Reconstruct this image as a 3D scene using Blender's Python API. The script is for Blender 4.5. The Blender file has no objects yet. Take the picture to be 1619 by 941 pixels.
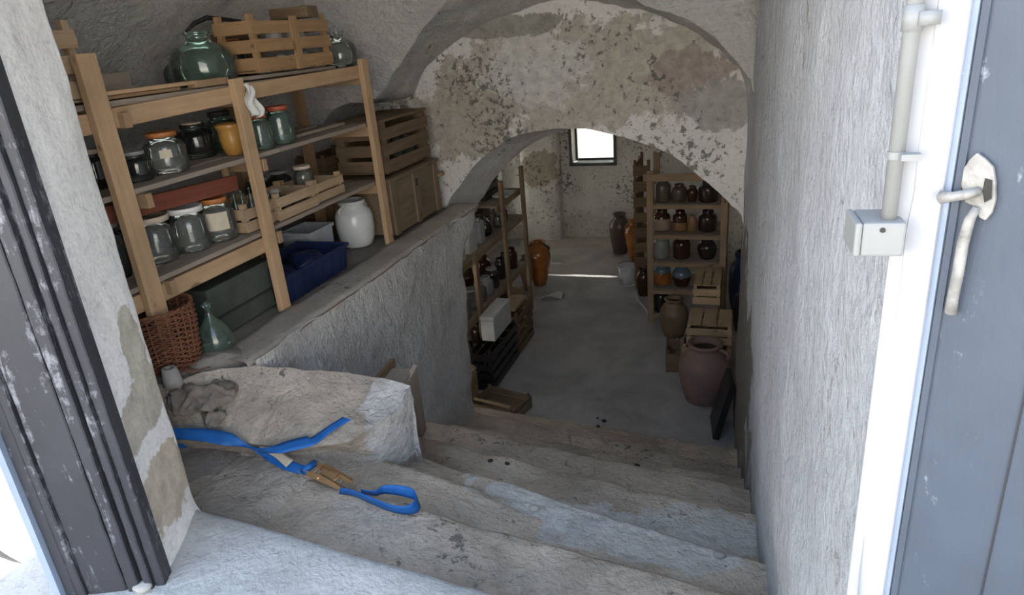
import bpy, bmesh, math, random
from mathutils import Vector, Matrix, noise
C = bpy.context.scene
W = bpy.data.collections.new('cellar'); C.collection.children.link(W)
random.seed(7)

# ------------------------------------------------------------------ camera, sky, exposure
FOC, CX, CY, EYE = 1079.0, 809.5, 470.5, Vector((0, 0, 1.55))
_V = Vector((387, -452, FOC)).normalized()
_N = Vector((240, (FOC*FOC + 387*240)/452.0, FOC)).normalized()
_R = _N.cross(_V)
CAMM = Matrix((_R, _V, -_N))                       # lens axes (right, down, forward) -> world
cam = bpy.data.cameras.new('camera'); camo = bpy.data.objects.new('camera', cam); W.objects.link(camo)
cam.sensor_width = 36.0; cam.lens = FOC/1619.0*36.0; cam.clip_start = 0.05; cam.clip_end = 200
rot = CAMM @ Matrix(((1, 0, 0), (0, -1, 0), (0, 0, -1)))
camo.matrix_world = Matrix.Translation(EYE) @ rot.to_4x4()
C.camera = camo
SKY = 4.2
C.view_settings.view_transform = 'Standard'; C.view_settings.look = 'None'
C.view_settings.gamma = 1.0; C.view_settings.use_curve_mapping = False
C.view_settings.exposure = 0.65
sun = bpy.data.lights.new('sun', 'SUN'); suno = bpy.data.objects.new('sun', sun); W.objects.link(suno)   # behind the house: it lights the yard outside
sun.energy = 9.0; sun.angle = .02; sun.color = (1, .95, .87); suno.rotation_euler = (math.radians(-33), math.radians(8), 0); suno.location = (0, 3, 8)
world = bpy.data.worlds.new('sky'); C.world = world; world.use_nodes = True
nt = world.node_tree; nt.nodes.clear()
_o = nt.nodes.new('ShaderNodeOutputWorld'); _b = nt.nodes.new('ShaderNodeBackground')
_t = nt.nodes.new('ShaderNodeTexCoord'); _s = nt.nodes.new('ShaderNodeSeparateXYZ'); _c = nt.nodes.new('ShaderNodeValToRGB')
nt.links.new(_t.outputs['Generated'], _s.inputs[0]); nt.links.new(_s.outputs['Z'], _c.inputs[0])
nt.links.new(_c.outputs[0], _b.inputs[0]); nt.links.new(_b.outputs[0], _o.inputs[0])
_b.inputs[1].default_value = SKY
_c.color_ramp.elements[0].position = 0.0; _c.color_ramp.elements[0].color = (1.0, .90, .77, 1)
_c.color_ramp.elements[1].position = 0.55; _c.color_ramp.elements[1].color = (.20, .29, .43, 1)
try:
    C.cycles.max_bounces = 10; C.cycles.diffuse_bounces = 6; C.cycles.transparent_max_bounces = 24
    C.cycles.glossy_bounces = 4; C.cycles.sample_clamp_indirect = 6.0; C.cycles.use_denoising = True
except Exception:
    pass

# ------------------------------------------------------------------ pixel rays (1619 x 941 frame) to world points
def ray(x, y): return CAMM @ Vector((x - CX, y - CY, FOC))
def atz(x, y, z):
    r = ray(x, y); return EYE + r*((z - EYE.z)/r.z)
def aty(x, y, Y):
    r = ray(x, y); return EYE + r*(Y/r.y)
def atx(x, y, X):
    r = ray(x, y); return EYE + r*(X/r.x)
def pix(p):
    c = CAMM.transposed() @ (Vector(p) - EYE); return (CX + FOC*c.x/c.z, CY + FOC*c.y/c.z, c.z)

# ------------------------------------------------------------------ materials
def newmat(name):
    m = bpy.data.materials.new(name); m.use_nodes = True; m.node_tree.nodes.clear()
    return m, NT(m.node_tree)
class NT:
    def __init__(s, t): s.t = t
    def n(s, ty, **k):
        o = s.t.nodes.new('ShaderNode'+ty)
        for a, v in k.items(): setattr(o, a, v)
        return o
    def l(s, a, b): s.t.links.new(a, b)
    def val(s, inp, v):
        if hasattr(v, 'links') or isinstance(v, bpy.types.NodeSocket): s.l(v, inp)
        else: inp.default_value = v
    def math(s, op, a, b=0.0, clamp=False):
        o = s.n('Math', operation=op, use_clamp=clamp); s.val(o.inputs[0], a); s.val(o.inputs[1], b); return o.outputs[0]
    def noise(s, vec, scale, detail=6, rough=.6, dist=0.0):
        o = s.n('TexNoise'); s.l(vec, o.inputs['Vector']); o.inputs['Scale'].default_value = scale
        o.inputs['Detail'].default_value = detail; o.inputs['Roughness'].default_value = rough; o.inputs['Distortion'].default_value = dist
        return o.outputs['Fac']
    def ramp(s, f, a, b, ca=(0, 0, 0, 1), cb=(1, 1, 1, 1)):
        o = s.n('ValToRGB'); s.val(o.inputs[0], f); e = o.color_ramp.elements
        e[0].position = a; e[1].position = b; e[0].color = ca; e[1].color = cb; return o.outputs[0]
    def mix(s, f, a, b, blend='MIX'):
        o = s.n('Mix', data_type='RGBA', blend_type=blend); s.val(o.inputs[0], f)
        for i, v in ((6, a), (7, b)):
            if isinstance(v, tuple) and len(v) == 3: v = (*v, 1)
            s.val(o.inputs[i], v)
        return o.outputs[2]
    def mapping(s, vec, scale=(1, 1, 1), loc=(0, 0, 0), rot=(0, 0, 0)):
        o = s.n('Mapping'); s.l(vec, o.inputs[0]); o.inputs['Location'].default_value = loc
        o.inputs['Rotation'].default_value = rot; o.inputs['Scale'].default_value = scale; return o.outputs[0]
    def blob(s, vec, c, r, wob, k=.55, soft=.08):      # stain with its own ragged outline: 1 inside
        sub = s.n('VectorMath', operation='SUBTRACT'); s.l(vec, sub.inputs[0]); sub.inputs[1].default_value = c
        mu = s.n('VectorMath', operation='MULTIPLY'); s.l(sub.outputs[0], mu.inputs[0]); mu.inputs[1].default_value = tuple(1/q for q in r)
        ln = s.n('VectorMath', operation='LENGTH'); s.l(mu.outputs[0], ln.inputs[0])
        d = s.math('ADD', ln.outputs['Value'], s.math('MULTIPLY', s.math('SUBTRACT', wob, .5), k*4))
        return s.ramp(d, 1-soft, 1+soft, (1, 1, 1, 1), (0, 0, 0, 1))
    def out(s, sh):
        o = s.n('OutputMaterial'); s.l(sh, o.inputs[0])
    def bsdf(s, col, rough=.8, bump=None, strength=.5, dist=.02, metal=0.0, spec=.3, **k):
        b = s.n('BsdfPrincipled')
        if isinstance(col, tuple) and len(col) == 3: col = (*col, 1)
        s.val(b.inputs['Base Color'], col); s.val(b.inputs['Roughness'], rough); s.val(b.inputs['Metallic'], metal)
        b.inputs['Specular IOR Level'].default_value = spec
        for a, v in k.items(): s.val(b.inputs[a.replace('_', ' ')], v)
        if bump is not None:
            u = s.n('Bump'); u.inputs['Strength'].default_value = strength; u.inputs['Distance'].default_value = dist
            s.l(bump, u.inputs['Height']); s.l(u.outputs[0], b.inputs['Normal'])
        return b.outputs[0]
    def obj(s): return s.n('TexCoord').outputs['Object']
    def uv(s): return s.n('TexCoord').outputs['UV']

def plaster(name, base, dark, speck=.5, stains=(), bump=.6, dist=.03, sc=1.0, grime=None, patch=None, stretch=(1, 1, 1), speckcol=(.09, .09, .08)):
    m, t = newmat(name); v = t.obj(); vs = t.mapping(v, stretch)
    n1 = t.noise(vs, 2.2*sc, 5, .6, .4); n2 = t.noise(vs, 15*sc, 8, .68, .25); n3 = t.noise(v, 60*sc, 4, .65, .2)
    col = t.mix(t.ramp(n1, .34, .66), base, dark)
    col = t.mix(t.math('MULTIPLY', t.ramp(n3, .48, .72), .42), col, tuple(c*.62 for c in base))
    pit = t.noise(t.mapping(vs, (1, 1, 1), (7, 7, 1)), 24*sc, 6, .7, .3)
    col = t.mix(t.math('MULTIPLY', t.ramp(pit, .30, .46, (1, 1, 1, 1), (0, 0, 0, 1)), .38), col, tuple(c*.45 for c in dark))
    wob = t.noise(v, 3.2, 6, .68, .3)
    for (c, r, sc_, a) in stains:
        bl = t.blob(v, c, r, wob)
        tint = t.mix(t.ramp(n2, .38, .66), sc_, tuple(q*.68 for q in sc_))
        col = t.mix(t.math('MULTIPLY', bl, a), col, tint)
    if speck:
        sp = t.noise(t.mapping(v, (1, 1, 1), (3, 1, 2)), 19*sc, 7, .72, .35)
        reg = t.noise(t.mapping(v, (1, 1, 1), (9, 4, 2)), 1.7, 3, .5)
        f = t.ramp(t.math('ADD', sp, t.math('MULTIPLY', t.math('SUBTRACT', reg, .5), .5)), .655-.085*speck, .70-.085*speck)
        col = t.mix(t.math('MULTIPLY', f, .8), col, speckcol)
    if grime:                                        # damp rising band with its own ragged edge
        z0, z1, gc, a = grime
        sx = t.n('SeparateXYZ'); t.l(v, sx.inputs[0])
        g = t.ramp(t.math('ADD', t.math('DIVIDE', t.math('SUBTRACT', sx.outputs['Z'], z0), z1 - z0), t.math('MULTIPLY', t.math('SUBTRACT', wob, .5), 1.2)), 0, 1, (1, 1, 1, 1), (0, 0, 0, 1))
        gg = t.math('MULTIPLY', g, t.ramp(n2, .3, .62))
        col = t.mix(t.math('MULTIPLY', gg, a), col, gc)
    rid = t.math('MULTIPLY', t.math('ABSOLUTE', t.math('SUBTRACT', t.noise(t.mapping(vs, (1, 1, 1), (5, 2, 8)), 9*sc, 4, .6, .5), .5)), 2.2)
    n2 = t.math('ADD', t.math('MULTIPLY', n2, .8), t.math('MULTIPLY', rid, .45))
    h = t.math('ADD', t.math('ADD', n2, t.math('MULTIPLY', pit, .35)), t.math('ADD', t.math('MULTIPLY', n3, .22), t.math('MULTIPLY', t.noise(vs, 5.5*sc, 3, .5, .8), .8)))
    t.out(t.bsdf(col, .88, h, bump, dist, spec=.2)); return m
WHT = (.60, .59, .57)
M = {}
M['vault'] = plaster('vault_plaster', (.86, .85, .83), (.74, .73, .71), 0, bump=.9, dist=.10, sc=.9, stretch=(1, 1, 1.6))
M['soffit'] = plaster('soffit_plaster', (.82, .81, .785), (.66, .65, .62), .15, bump=.9, dist=.10, stretch=(1, .5, 1))
M['lunette'] = plaster('peeling_limewash', (.71, .70, .675), (.63, .62, .595), .78, stains=(
    ((-1.25, 5, 1.22), (1.15, 3, .42), (.50, .475, .41), 1.0),
    ((-2.15, 5, .95), (.42, 3, .32), (.46, .43, .36), .9),
    ((-1.55, 5, 1.30), (.40, 3, .27), (.62, .61, .58), 1.0),
    ((-1.75, 5, 1.60), (.55, 3, .08), (.28, .27, .24), .8),
    ((-.42, 5, 1.20), (.30, 3, .15), (.36, .29, .26), .8),
    ((-.18, 5, 1.0), (.33, 3, .17), (.36, .35, .33), .85)), bump=.55, dist=.022)
M['white'] = plaster('white_rough_plaster', (.66, .66, .655), (.52, .515, .50), .28, bump=.75, dist=.03)
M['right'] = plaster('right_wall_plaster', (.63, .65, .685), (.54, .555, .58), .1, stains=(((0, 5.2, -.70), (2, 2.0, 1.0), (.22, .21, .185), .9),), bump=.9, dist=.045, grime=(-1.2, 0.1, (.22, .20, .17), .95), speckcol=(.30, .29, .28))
M['para'] = plaster('parapet_plaster', (.84, .83, .81), (.68, .67, .645), .0, bump=1.0, dist=.09, grime=(-1.5, -.6, (.42, .40, .36), .6), stretch=(1, 1, .8))
M['far'] = plaster('cellar_plaster', (.72, .71, .68), (.56, .55, .52), .95, bump=.5, dist=.02, grime=(-1.7, -1.1, (.33, .31, .26), .8))
M['pier'] = plaster('pier_plaster', (.72, .71, .69), (.50, .49, .46), .4, stains=(((-3.05, 10, -.42), (.36, 2, .28), (.42, .38, .31), 1.0),), bump=.5, dist=.02)
M['stone'] = plaster('worn_stone', (.72, .62, .51), (.37, .315, .255), .45, stains=(
    ((-.55, 2.30, -.4), (.55, .22, 1), (.76, .75, .73), .9), ((-.35, 2.1, -.4), (.45, .13, 1), (.68, .67, .65), .8),
    ((-.15, 2.45, -.5), (.3, .2, 1), (.70, .69, .67), .7), ((-.1, 2.75, -.5), (.3, .12, 1), (.62, .60, .57), .6)),
    bump=1.0, dist=.03, speckcol=(.13, .12, .11))
M['thr'] = plaster('threshold_stone', (.60, .595, .585), (.44, .435, .425), 0, bump=.7, dist=.02)
M['block'] = plaster('landing_mortar', (.64, .575, .495), (.34, .30, .255), .5, stains=(
    ((-1.45, 2.4, .05), (.14, .35, .3), (.62, .62, .61), 1.0),
    ((-1.75, 2.45, .2), (.35, .12, .3), (.46, .43, .39), .6)), bump=1.0, dist=.035)
M['bench'] = plaster('bench_concrete', (.46, .43, .385), (.33, .305, .275), .1, bump=.5, dist=.015)
M['dirt'] = plaster('bench_dirt', (.33, .30, .27), (.17, .155, .14), .3, bump=.9, dist=.02)
M['jamb'] = plaster('jamb_plaster', (.90, .90, .885), (.86, .86, .84), 0, stains=(
    ((-1.85, 1.42, .50), (.4, .22, .10), (.60, .56, .47), .95), ((-1.88, 1.50, .70), (.4, .07, .16), (.60, .57, .48), .95),
    ((-1.83, 1.44, .20), (.4, .2, .17), (.62, .55, .44), .95)), bump=.4, dist=.015)
M['outer'] = plaster('outer_limewash', (.80, .80, .79), (.72, .72, .70), .08, bump=.6, dist=.02)
M['yard'] = plaster('yard_paving', (.70, .63, .53), (.62, .56, .47), 0, bump=.3, dist=.02)
def floor_mat():
    m, t = newmat('cellar_concrete'); v = t.obj()
    n1 = t.noise(v, 1.4, 6, .65, .6); n2 = t.noise(v, 11, 8, .72, .3); n3 = t.noise(v, 45, 5, .7)
    col = t.mix(t.ramp(n1, .35, .65), (.46, .455, .455), (.29, .285, .28))
    col = t.mix(t.math('MULTIPLY', t.ramp(n2, .55, .72), .5), col, (.36, .355, .35))
    h = t.math('ADD', n2, t.math('MULTIPLY', n3, .3))
    t.out(t.bsdf(col, t.math('ADD', t.math('MULTIPLY', n2, .35), .38), h, .8, .02, spec=.45)); return m
M['floor'] = floor_mat()
def wood(name, a, b, rough=.75, knots=True, worn=0.0):
    m, t = newmat(name); v = t.uv()
    g = t.noise(t.mapping(v, (2.0, 34, 1)), 1.0, 5, .6, .8); n = t.noise(v, 3.0, 4, .6)
    col = t.mix(t.ramp(g, .3, .7), a, b)
    col = t.mix(t.math('MULTIPLY', t.ramp(n, .42, .7), .55), col, tuple(q*.55 for q in a))
    if knots:
        k = t.noise(t.mapping(v, (5, 12, 1)), 1.3, 2, .5)
        col = t.mix(t.math('MULTIPLY', t.ramp(k, .68, .74), .8), col, tuple(q*.3 for q in a))
    t.out(t.bsdf(col, rough, g, .35, .004, spec=.25)); return m
M['pine'] = wood('pine_wood', (.53, .37, .225), (.43, .285, .165))
M['pine2'] = wood('weathered_pine', (.40, .27, .16), (.29, .19, .11))
M['board'] = wood('dusty_board', (.36, .31, .26), (.25, .21, .17))
M['crate'] = wood('crate_wood', (.42, .27, .14), (.30, .18, .09))
M['crate2'] = wood('pale_crate_wood', (.48, .36, .23), (.36, .26, .16))
M['darkwood'] = wood('old_dark_wood', (.22, .155, .095), (.13, .09, .055))
M['chest'] = wood('chest_wood', (.25, .19, .125), (.17, .125, .08))
M['red'] = wood('red_painted_wood', (.26, .085, .05), (.17, .06, .04), .6)
M['cellpine'] = wood('aged_pine', (.34, .25, .165), (.25, .18, .115))
def plain(name, col, rough=.5, metal=0.0, spec=.4, var=.25, sc=8, bump=.15, vcol=None):
    m, t = newmat(name); v = t.obj(); n = t.noise(v, sc, 5, .65, .3)
    c2 = vcol or tuple(q*(1-var) for q in col)
    t.out(t.bsdf(t.mix(t.ramp(n, .38, .68), col, c2), rough, n, bump, .01, metal=metal, spec=spec)); return m
def glass(name, tint, dust=.13, dcol=(.35, .37, .35)):
    m, t = newmat(name); v = t.obj()
    tr = t.n('BsdfTransparent'); tr.inputs[0].default_value = (*tint, 1)
    gl = t.n('BsdfGlossy'); gl.inputs['Roughness'].default_value = .06; gl.inputs[0].default_value = (.95, .97, .96, 1)
    df = t.n('BsdfDiffuse'); df.inputs[0].default_value = (*dcol, 1)
    fr = t.n('Fresnel'); fr.inputs[0].default_value = 1.5
    bu = t.n('Bump'); bu.inputs['Strength'].default_value = .12; bu.inputs['Distance'].default_value = .01
    t.l(t.noise(v, 22, 2, .5), bu.inputs['Height']); t.l(bu.outputs[0], gl.inputs['Normal']); t.l(bu.outputs[0], fr.inputs['Normal'])
    n = t.noise(v, 14, 5, .7, .5)
    m1 = t.n('MixShader'); t.val(m1.inputs[0], t.math('MULTIPLY', t.ramp(n, .2, .75), dust*2)); t.l(tr.outputs[0], m1.inputs[1]); t.l(df.outputs[0], m1.inputs[2])
    m2 = t.n('MixShader'); t.val(m2.inputs[0], t.math('ADD', t.math('MULTIPLY', fr.outputs[0], 1.1), .02, True)); t.l(m1.outputs[0], m2.inputs[1]); t.l(gl.outputs[0], m2.inputs[2])
    t.out(m2.outputs[0]); return m
M['glass'] = glass('clear_dusty_glass', (.80, .83, .81), .15)
M['green'] = glass('green_glass', (.52, .66, .59), .17, (.22, .30, .26))
M['darkglass'] = glass('dark_glass', (.20, .22, .20), .12, (.10, .11, .11))
M['brownglaze'] = plain('brown_glaze', (.052, .022, .012), .18, spec=.6)
M['blackglaze'] = plain('black_glaze', (.030, .022, .018), .2, spec=.6)
M['greyglaze'] = plain('grey_glaze', (.27, .28, .27), .25, spec=.55)
M['beigeglaze'] = plain('beige_glaze', (.36, .27, .20), .3, spec=.5)
M['tanglaze'] = plain('tan_glaze', (.25, .15, .07), .3, spec=.5)
M['blueglaze'] = plain('blue_grey_glaze', (.12, .17, .21), .22, spec=.55)
M['amberglaze'] = plain('amber_glaze', (.38, .135, .03), .22, spec=.6, var=.5, sc=4)
M['mustard'] = plain('mustard_glaze', (.48, .25, .065), .25, spec=.55)
M['whiteglaze'] = plain('white_glaze', (.62, .65, .64), .2, spec=.55, var=.1)
M['terracotta'] = plain('dusty_terracotta', (.24, .15, .12), .6, spec=.3, sc=6, vcol=(.17, .125, .11))
M['olive'] = plain('olive_clay', (.20, .145, .09), .45, spec=.4)
M['slate'] = plain('slate_glaze', (.085, .07, .055), .3, spec=.5)
M['whitelid'] = plain('white_lid', (.80, .79, .76), .45, var=.2)
M['beigelid'] = plain('beige_lid', (.66, .56, .45), .5, var=.25)
M['orangelid'] = plain('orange_lid', (.50, .19, .06), .45, var=.35)
M['redlid'] = plain('red_lid', (.42, .10, .05), .45, var=.3)
M['greylid'] = plain('grey_lid', (.30, .30, .30), .5)
M['label'] = plain('paper_label', (.62, .55, .42), .8)
M['whiteplastic'] = plain('white_plastic', (.60, .62, .62), .4, var=.12)
M['paleplastic'] = plain('pale_blue_plastic', (.42, .46, .50), .4, var=.2)
M['blueplastic'] = plain('dark_blue_plastic', (.016, .028, .085), .35, var=.4)
M['blackplastic'] = plain('black_plastic', (.018, .018, .02), .4, var=.3)
M['cloth'] = plain('white_cloth', (.62, .62, .60), .9, var=.12)
M['sack'] = plain('grey_sackcloth', (.25, .22, .19), .95, var=.4, bump=.6)
M['orangebag'] = plain('faded_orange_bag', (.42, .20, .13), .8, var=.25)
M['boxgreen'] = plain('green_grey_paint', (.085, .10, .085), .55, var=.4, sc=5)
M['wicker'] = plain('brown_wicker', (.21, .085, .045), .7, var=.5, sc=20)
M['strap'] = plain('blue_webbing', (.02, .14, .46), .5, spec=.3, var=.25, sc=12)
M['bronze'] = plain('bronze_metal', (.60, .38, .19), .38, metal=.6, var=.3)
M['rust'] = plain('rusty_iron', (.17, .09, .065), .85, var=.5)
M['iron'] = plain('dark_iron', (.05, .05, .05), .6, metal=.3)
M['enamel'] = plain('white_enamel', (.62, .64, .65), .3, var=.15)
M['pvc'] = plain('grey_conduit', (.30, .31, .31), .45, var=.1)
M['zinc'] = plain('cement_pot', (.36, .35, .33), .85, var=.3)
M['litter'] = plain('dark_litter', (.05, .045, .04), .9)
M['pebble'] = plain('pale_pebble', (.48, .46, .42), .9)
M['gls'] = glass('window_glass', (.96, .97, .97), .02, (.6, .6, .6))
def paint(name, base, scr, amt=.5):
    m, t = newmat(name); v = t.obj()
    s1 = t.noise(t.mapping(v, (9, 9, 1.3)), 2.4, 6, .72, .5); s2 = t.noise(v, 26, 5, .75, .4); b = t.noise(v, 2.5, 4, .6)
    col = t.mix(t.ramp(b, .35, .68), base, tuple(q*.72 for q in base))
    f = t.ramp(t.math('ADD', t.math('MULTIPLY', s1, .6), t.math('MULTIPLY', s2, .4)), .60-.06*amt, .66-.04*amt)
    col = t.mix(t.math('MULTIPLY', f, .7), col, scr)
    t.out(t.bsdf(col, .5, t.math('ADD', s1, t.math('MULTIPLY', s2, .4)), .35, .006, spec=.35)); return m
M['paintdark'] = paint('weathered_dark_paint', (.050, .052, .060), (.30, .31, .34), 1.0)
M['paintblue'] = paint('blue_grey_door_paint', (.095, .118, .155), (.38, .42, .47), .1)
M['paintlight'] = paint('pale_blue_paint', (.34, .41, .53), (.55, .58, .62), .4)
M['trimwhite'] = plain('white_frame_paint', (.44, .45, .475), .6, var=.06)
M['metalold'] = plain('chalky_metal', (.42, .41, .39), .6, metal=.3, var=.5, sc=30)

# ------------------------------------------------------------------ mesh helpers
def link(name, bm, mat, parent=None, smooth=False, bevel=0.0, mats=None):
    me = bpy.data.meshes.new(name)
    bmesh.ops.recalc_face_normals(bm, faces=bm.faces[:])
    bm.to_mesh(me); bm.free()
    for mm in (mats or [mat]): me.materials.append(M[mm] if isinstance(mm, str) else mm)
    if smooth:
        for p in me.polygons: p.use_smooth = True
    o = bpy.data.objects.new(name, me); W.objects.link(o)
    if parent is not None: o.parent = parent
    if bevel:
        b = o.modifiers.new('bevel', 'BEVEL'); b.width = bevel; b.segments = 2; b.limit_method = 'ANGLE'
    return o
def tag(o, label=None, cat=None, group=None, kind=None):
    if label: o['label'] = label
    if cat: o['category'] = cat
    if group: o['group'] = group
    if kind: o['kind'] = kind
    return o
def thing(name, label, cat, loc=(0, 0, 0), rz=0.0, group=None):
    o = bpy.data.objects.new(name, None); W.objects.link(o); o.empty_display_size = .05
    o.location = loc; o.rotation_euler = (0, 0, rz); return tag(o, label, cat, group)
def struct(name, bm, mat, smooth=True, **k):
    o = link(name, bm, mat, None, smooth, **k); o['kind'] = 'structure'; return o
def box(bm, c, s, R=None, grow=0.0):
    """box of size s centred on c; UV runs along its longest side"""
    uvl = bm.loops.layers.uv.verify(); R = R or Matrix.Identity(3)
    hx, hy, hz = (q/2 for q in s); vs = []
    for dx in (-1, 1):
        for dy in (-1, 1):
            for dz in (-1, 1):
                vs.append(bm.verts.new(Vector(c) + R @ Vector((dx*hx, dy*hy, dz*hz))))
    ax = max(range(3), key=lambda i: s[i]); off = (random.random()*20, random.random()*20)
    loc = [Vector((dx*hx, dy*hy, dz*hz)) for dx in (-1, 1) for dy in (-1, 1) for dz in (-1, 1)]
    for idx in ((0, 1, 3, 2), (4, 6, 7, 5), (0, 4, 5, 1), (2, 3, 7, 6), (0, 2, 6, 4), (1, 5, 7, 3)):
        f = bm.faces.new([vs[i] for i in idx])
        other = [a for a in range(3) if a != ax]
        for lp, i in zip(f.loops, idx):
            p = loc[i]; lp[uvl].uv = (p[ax] + off[0], p[other[0]] + p[other[1]] + off[1])
    return bm
def bar(bm, a, b, w, h, up=(0, 0, 1)):
    a = Vector(a); b = Vector(b); d = (b - a); L = d.length; d.normalize(); up = Vector(up)
    s = d.cross(up).normalized(); u = s.cross(d)
    R = Matrix((d, s, u)).transposed()
    return box(bm, (a + b)/2, (L, w, h), R)
def NB(): return bmesh.new()
def lathe(bm, prof, n=32, c=(0, 0, 0), squash=1.0):
    rings = []
    for r, z in prof:
        if r < 1e-5: rings.append([bm.verts.new((c[0], c[1], c[2]+z))])
        else: rings.append([bm.verts.new((c[0]+r*math.cos(2*math.pi*i/n), c[1]+r*squash*math.sin(2*math.pi*i/n), c[2]+z)) for i in range(n)])
    for a, b in zip(rings, rings[1:]):
        for i in range(n):
            j = (i+1) % n
            if len(a) == 1 and len(b) == 1: continue
            if len(a) == 1: bm.faces.new((a[0], b[i], b[j]))
            elif len(b) == 1: bm.faces.new((a[i], a[j], b[0]))
            else: bm.faces.new((a[i], a[j], b[j], b[i]))
    return bm
def tube(bm, pts, r, n=8):
    pts = [Vector(p) for p in pts]; rings = []; prev = None
    for i, p in enumerate(pts):
        d = (pts[min(i+1, len(pts)-1)] - pts[max(i-1, 0)]).normalized()
        u = prev if prev is not None else (Vector((0, 0, 1)) if abs(d.z) < .9 else Vector((1, 0, 0)))
        s = d.cross(u).normalized(); u = s.cross(d).normalized(); prev = u
        rr = r[i] if isinstance(r, (list, tuple)) else r
        rings.append([bm.verts.new(p + s*rr*math.cos(2*math.pi*k/n) + u*rr*math.sin(2*math.pi*k/n)) for k in range(n)])
    for a, b in zip(rings, rings[1:]):
        for k in range(n): bm.faces.new((a[k], a[(k+1) % n], b[(k+1) % n], b[k]))
    bm.faces.new(rings[0]); bm.faces.new(rings[-1]); return bm
def nz(p, s=1.0, amp=1.0):
    q = Vector(p)*s
    v = noise.noise_vector(q) + noise.noise_vector(q*2.3)*.5 + noise.noise_vector(q*5.1)*.25
    return v*amp
def grid(bm, fn, nu, nv, rough=0.0, sc=2.0, uvw=None):
    vs = [[None]*(nv+1) for _ in range(nu+1)]
    for i in range(nu+1):
        for j in range(nv+1):
            p = Vector(fn(i/nu, j/nv))
            if rough: p = p + nz(p, sc, rough)
            vs[i][j] = bm.verts.new(p)
    for i in range(nu):
        for j in range(nv): bm.faces.new((vs[i][j], vs[i+1][j], vs[i+1][j+1], vs[i][j+1]))
    return vs
def poly(pts, n):
    """resample a polyline smoothly (Catmull-Rom) to n+1 points, even in parameter"""
    P = [Vector(p) for p in pts]; m = len(P)-1; out = []
    L = [0]
    for a, b in zip(P, P[1:]): L.append(L[-1] + (b-a).length)
    for k in range(n+1):
        s = L[-1]*k/n; i = 0
        while i < m-1 and L[i+1] < s: i += 1
        t = (s - L[i])/max(1e-6, L[i+1]-L[i])
        p0, p1, p2, p3 = P[max(i-1, 0)], P[i], P[i+1], P[min(i+2, m)]
        out.append(.5*((2*p1) + (p2-p0)*t + (2*p0-5*p1+4*p2-p3)*t*t + (3*p1-p0-3*p2+p3)*t**3))
    return out
def lerp(a, b, t): return a + (b-a)*t

# ------------------------------------------------------------------ the rooms
def wx(Y): return .22 - .05*Y                        # the long right-hand wall
LX, FZ, BZ, LY = -3.2, -1.6, .28, 5.0
# vault of the upper room narrowing into the end arch and its soffit
def secA(Y):
    c, zt = -1.45, 2.55; a = []
    for k in range(0, 9):
        th = math.pi/2*k/8; a.append((c - (c-LX)*math.cos(th)**.9, .95 + (zt-.95)*math.sin(th)**.95))
    b = []
    for k in range(0, 9):
        th = math.pi/2*(1-k/8); b.append((c + (wx(Y)+.02-c)*math.cos(th)**.9, 1.75 + (zt-1.75)*math.sin(th)))
    return a, b
B1 = [(-3.12, .90), (-2.82, 1.14), (-2.50, 1.20), (-2.35, 1.34), (-2.22, 1.476), (-1.945, 1.728), (-1.65, 1.87), (-1.32, 1.93)]
B2 = [(-1.32, 1.93), (-.98, 1.83), (-.664, 1.68), (-.40, 1.54), (-.261, 1.448), (-.057, 1.253), (.012, 1.103), (.02, .95)]
L1 = [(-3.14, .88), (-2.84, 1.11), (-2.53, 1.15), (-2.37, 1.355), (-2.13, 1.51), (-1.854, 1.629), (-1.50, 1.715), (-1.32, 1.73)]
L2 = [(-1.32, 1.73), (-1.12, 1.72), (-.78, 1.635), (-.448, 1.504), (-.22, 1.33), (-.097, 1.214), (-.044, 1.074), (-.03, .95)]
def p3(l): return [(x, 0, z) for x, z in l]
def section(l1, l2, n=56):
    q = poly(p3(l1), n); r = poly(p3(l2), n); return q + r[1:]
SA_w = lambda Y: section(*secA(Y)); SB = section(B1, B2); SL = section(L1, L2)
bm = NB(); rows = []
for Y in [1.35 + .05*k for k in range(47)]: rows.append((Y, SA_w(Y)))
for k in range(1, 21):
    th = k/20*math.pi/2; Y = 3.65 + .75*math.sin(th); w = 1 - math.cos(th); A = SA_w(Y)
    rows.append((Y, [lerp(a, b, w) for a, b in zip(A, SB)]))
nrow = len(rows)
def loft(bm, rows, rough, sc):
    vs = []
    for Y, s in rows:
        r = []
        for p in s:
            q = Vector((p.x, Y, p.z)); r.append(bm.verts.new(q + nz(q, sc, rough)))
        vs.append(r)
    for a, b in zip(vs, vs[1:]):
        for i in range(len(a)-1): bm.faces.new((a[i], b[i], b[i+1], a[i+1]))
loft(bm, rows, .026, 4.0)
struct('ceiling', bm, 'vault')
bm = NB(); rr = []
for k in range(15): rr.append((4.4 + .62*k/14, [lerp(a, b, k/14) for a, b in zip(SB, SL)]))
loft(bm, rr, .026, 4.0); struct('trim_1', bm, 'soffit')
# left wall behind the shelves, from the bench up to the springing; follows the loft's left foot
bm = NB()
def lw(u, v):
    Y = 1.35 + u*3.68
    if Y < 3.65: x, z = LX, .95
    elif Y < 4.4:
        th = math.asin((Y-3.65)/.75); w = 1-math.cos(th); x, z = lerp(LX, -3.12, w), lerp(.95, .90, w)
    else: t = (Y-4.4)/.6; x, z = lerp(-3.12, -3.14, t), lerp(.90, .88, t)
    zz = lerp(-.05, z, v); x2 = lerp(LX, x, v**3)
    return (x2, Y, zz)
grid(bm, lw, 90, 30, .026, 4.0); struct('wall_left', bm, 'white')
# right wall: one long plane down to the cellar floor
bm = NB()
def rw(u, v):
    Y = .88 + u*4.25; return (wx(Y), Y, lerp(-1.75, 2.3, v))
grid(bm, rw, 90, 80, .011, 3.0); struct('wall_right', bm, 'right')
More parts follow.
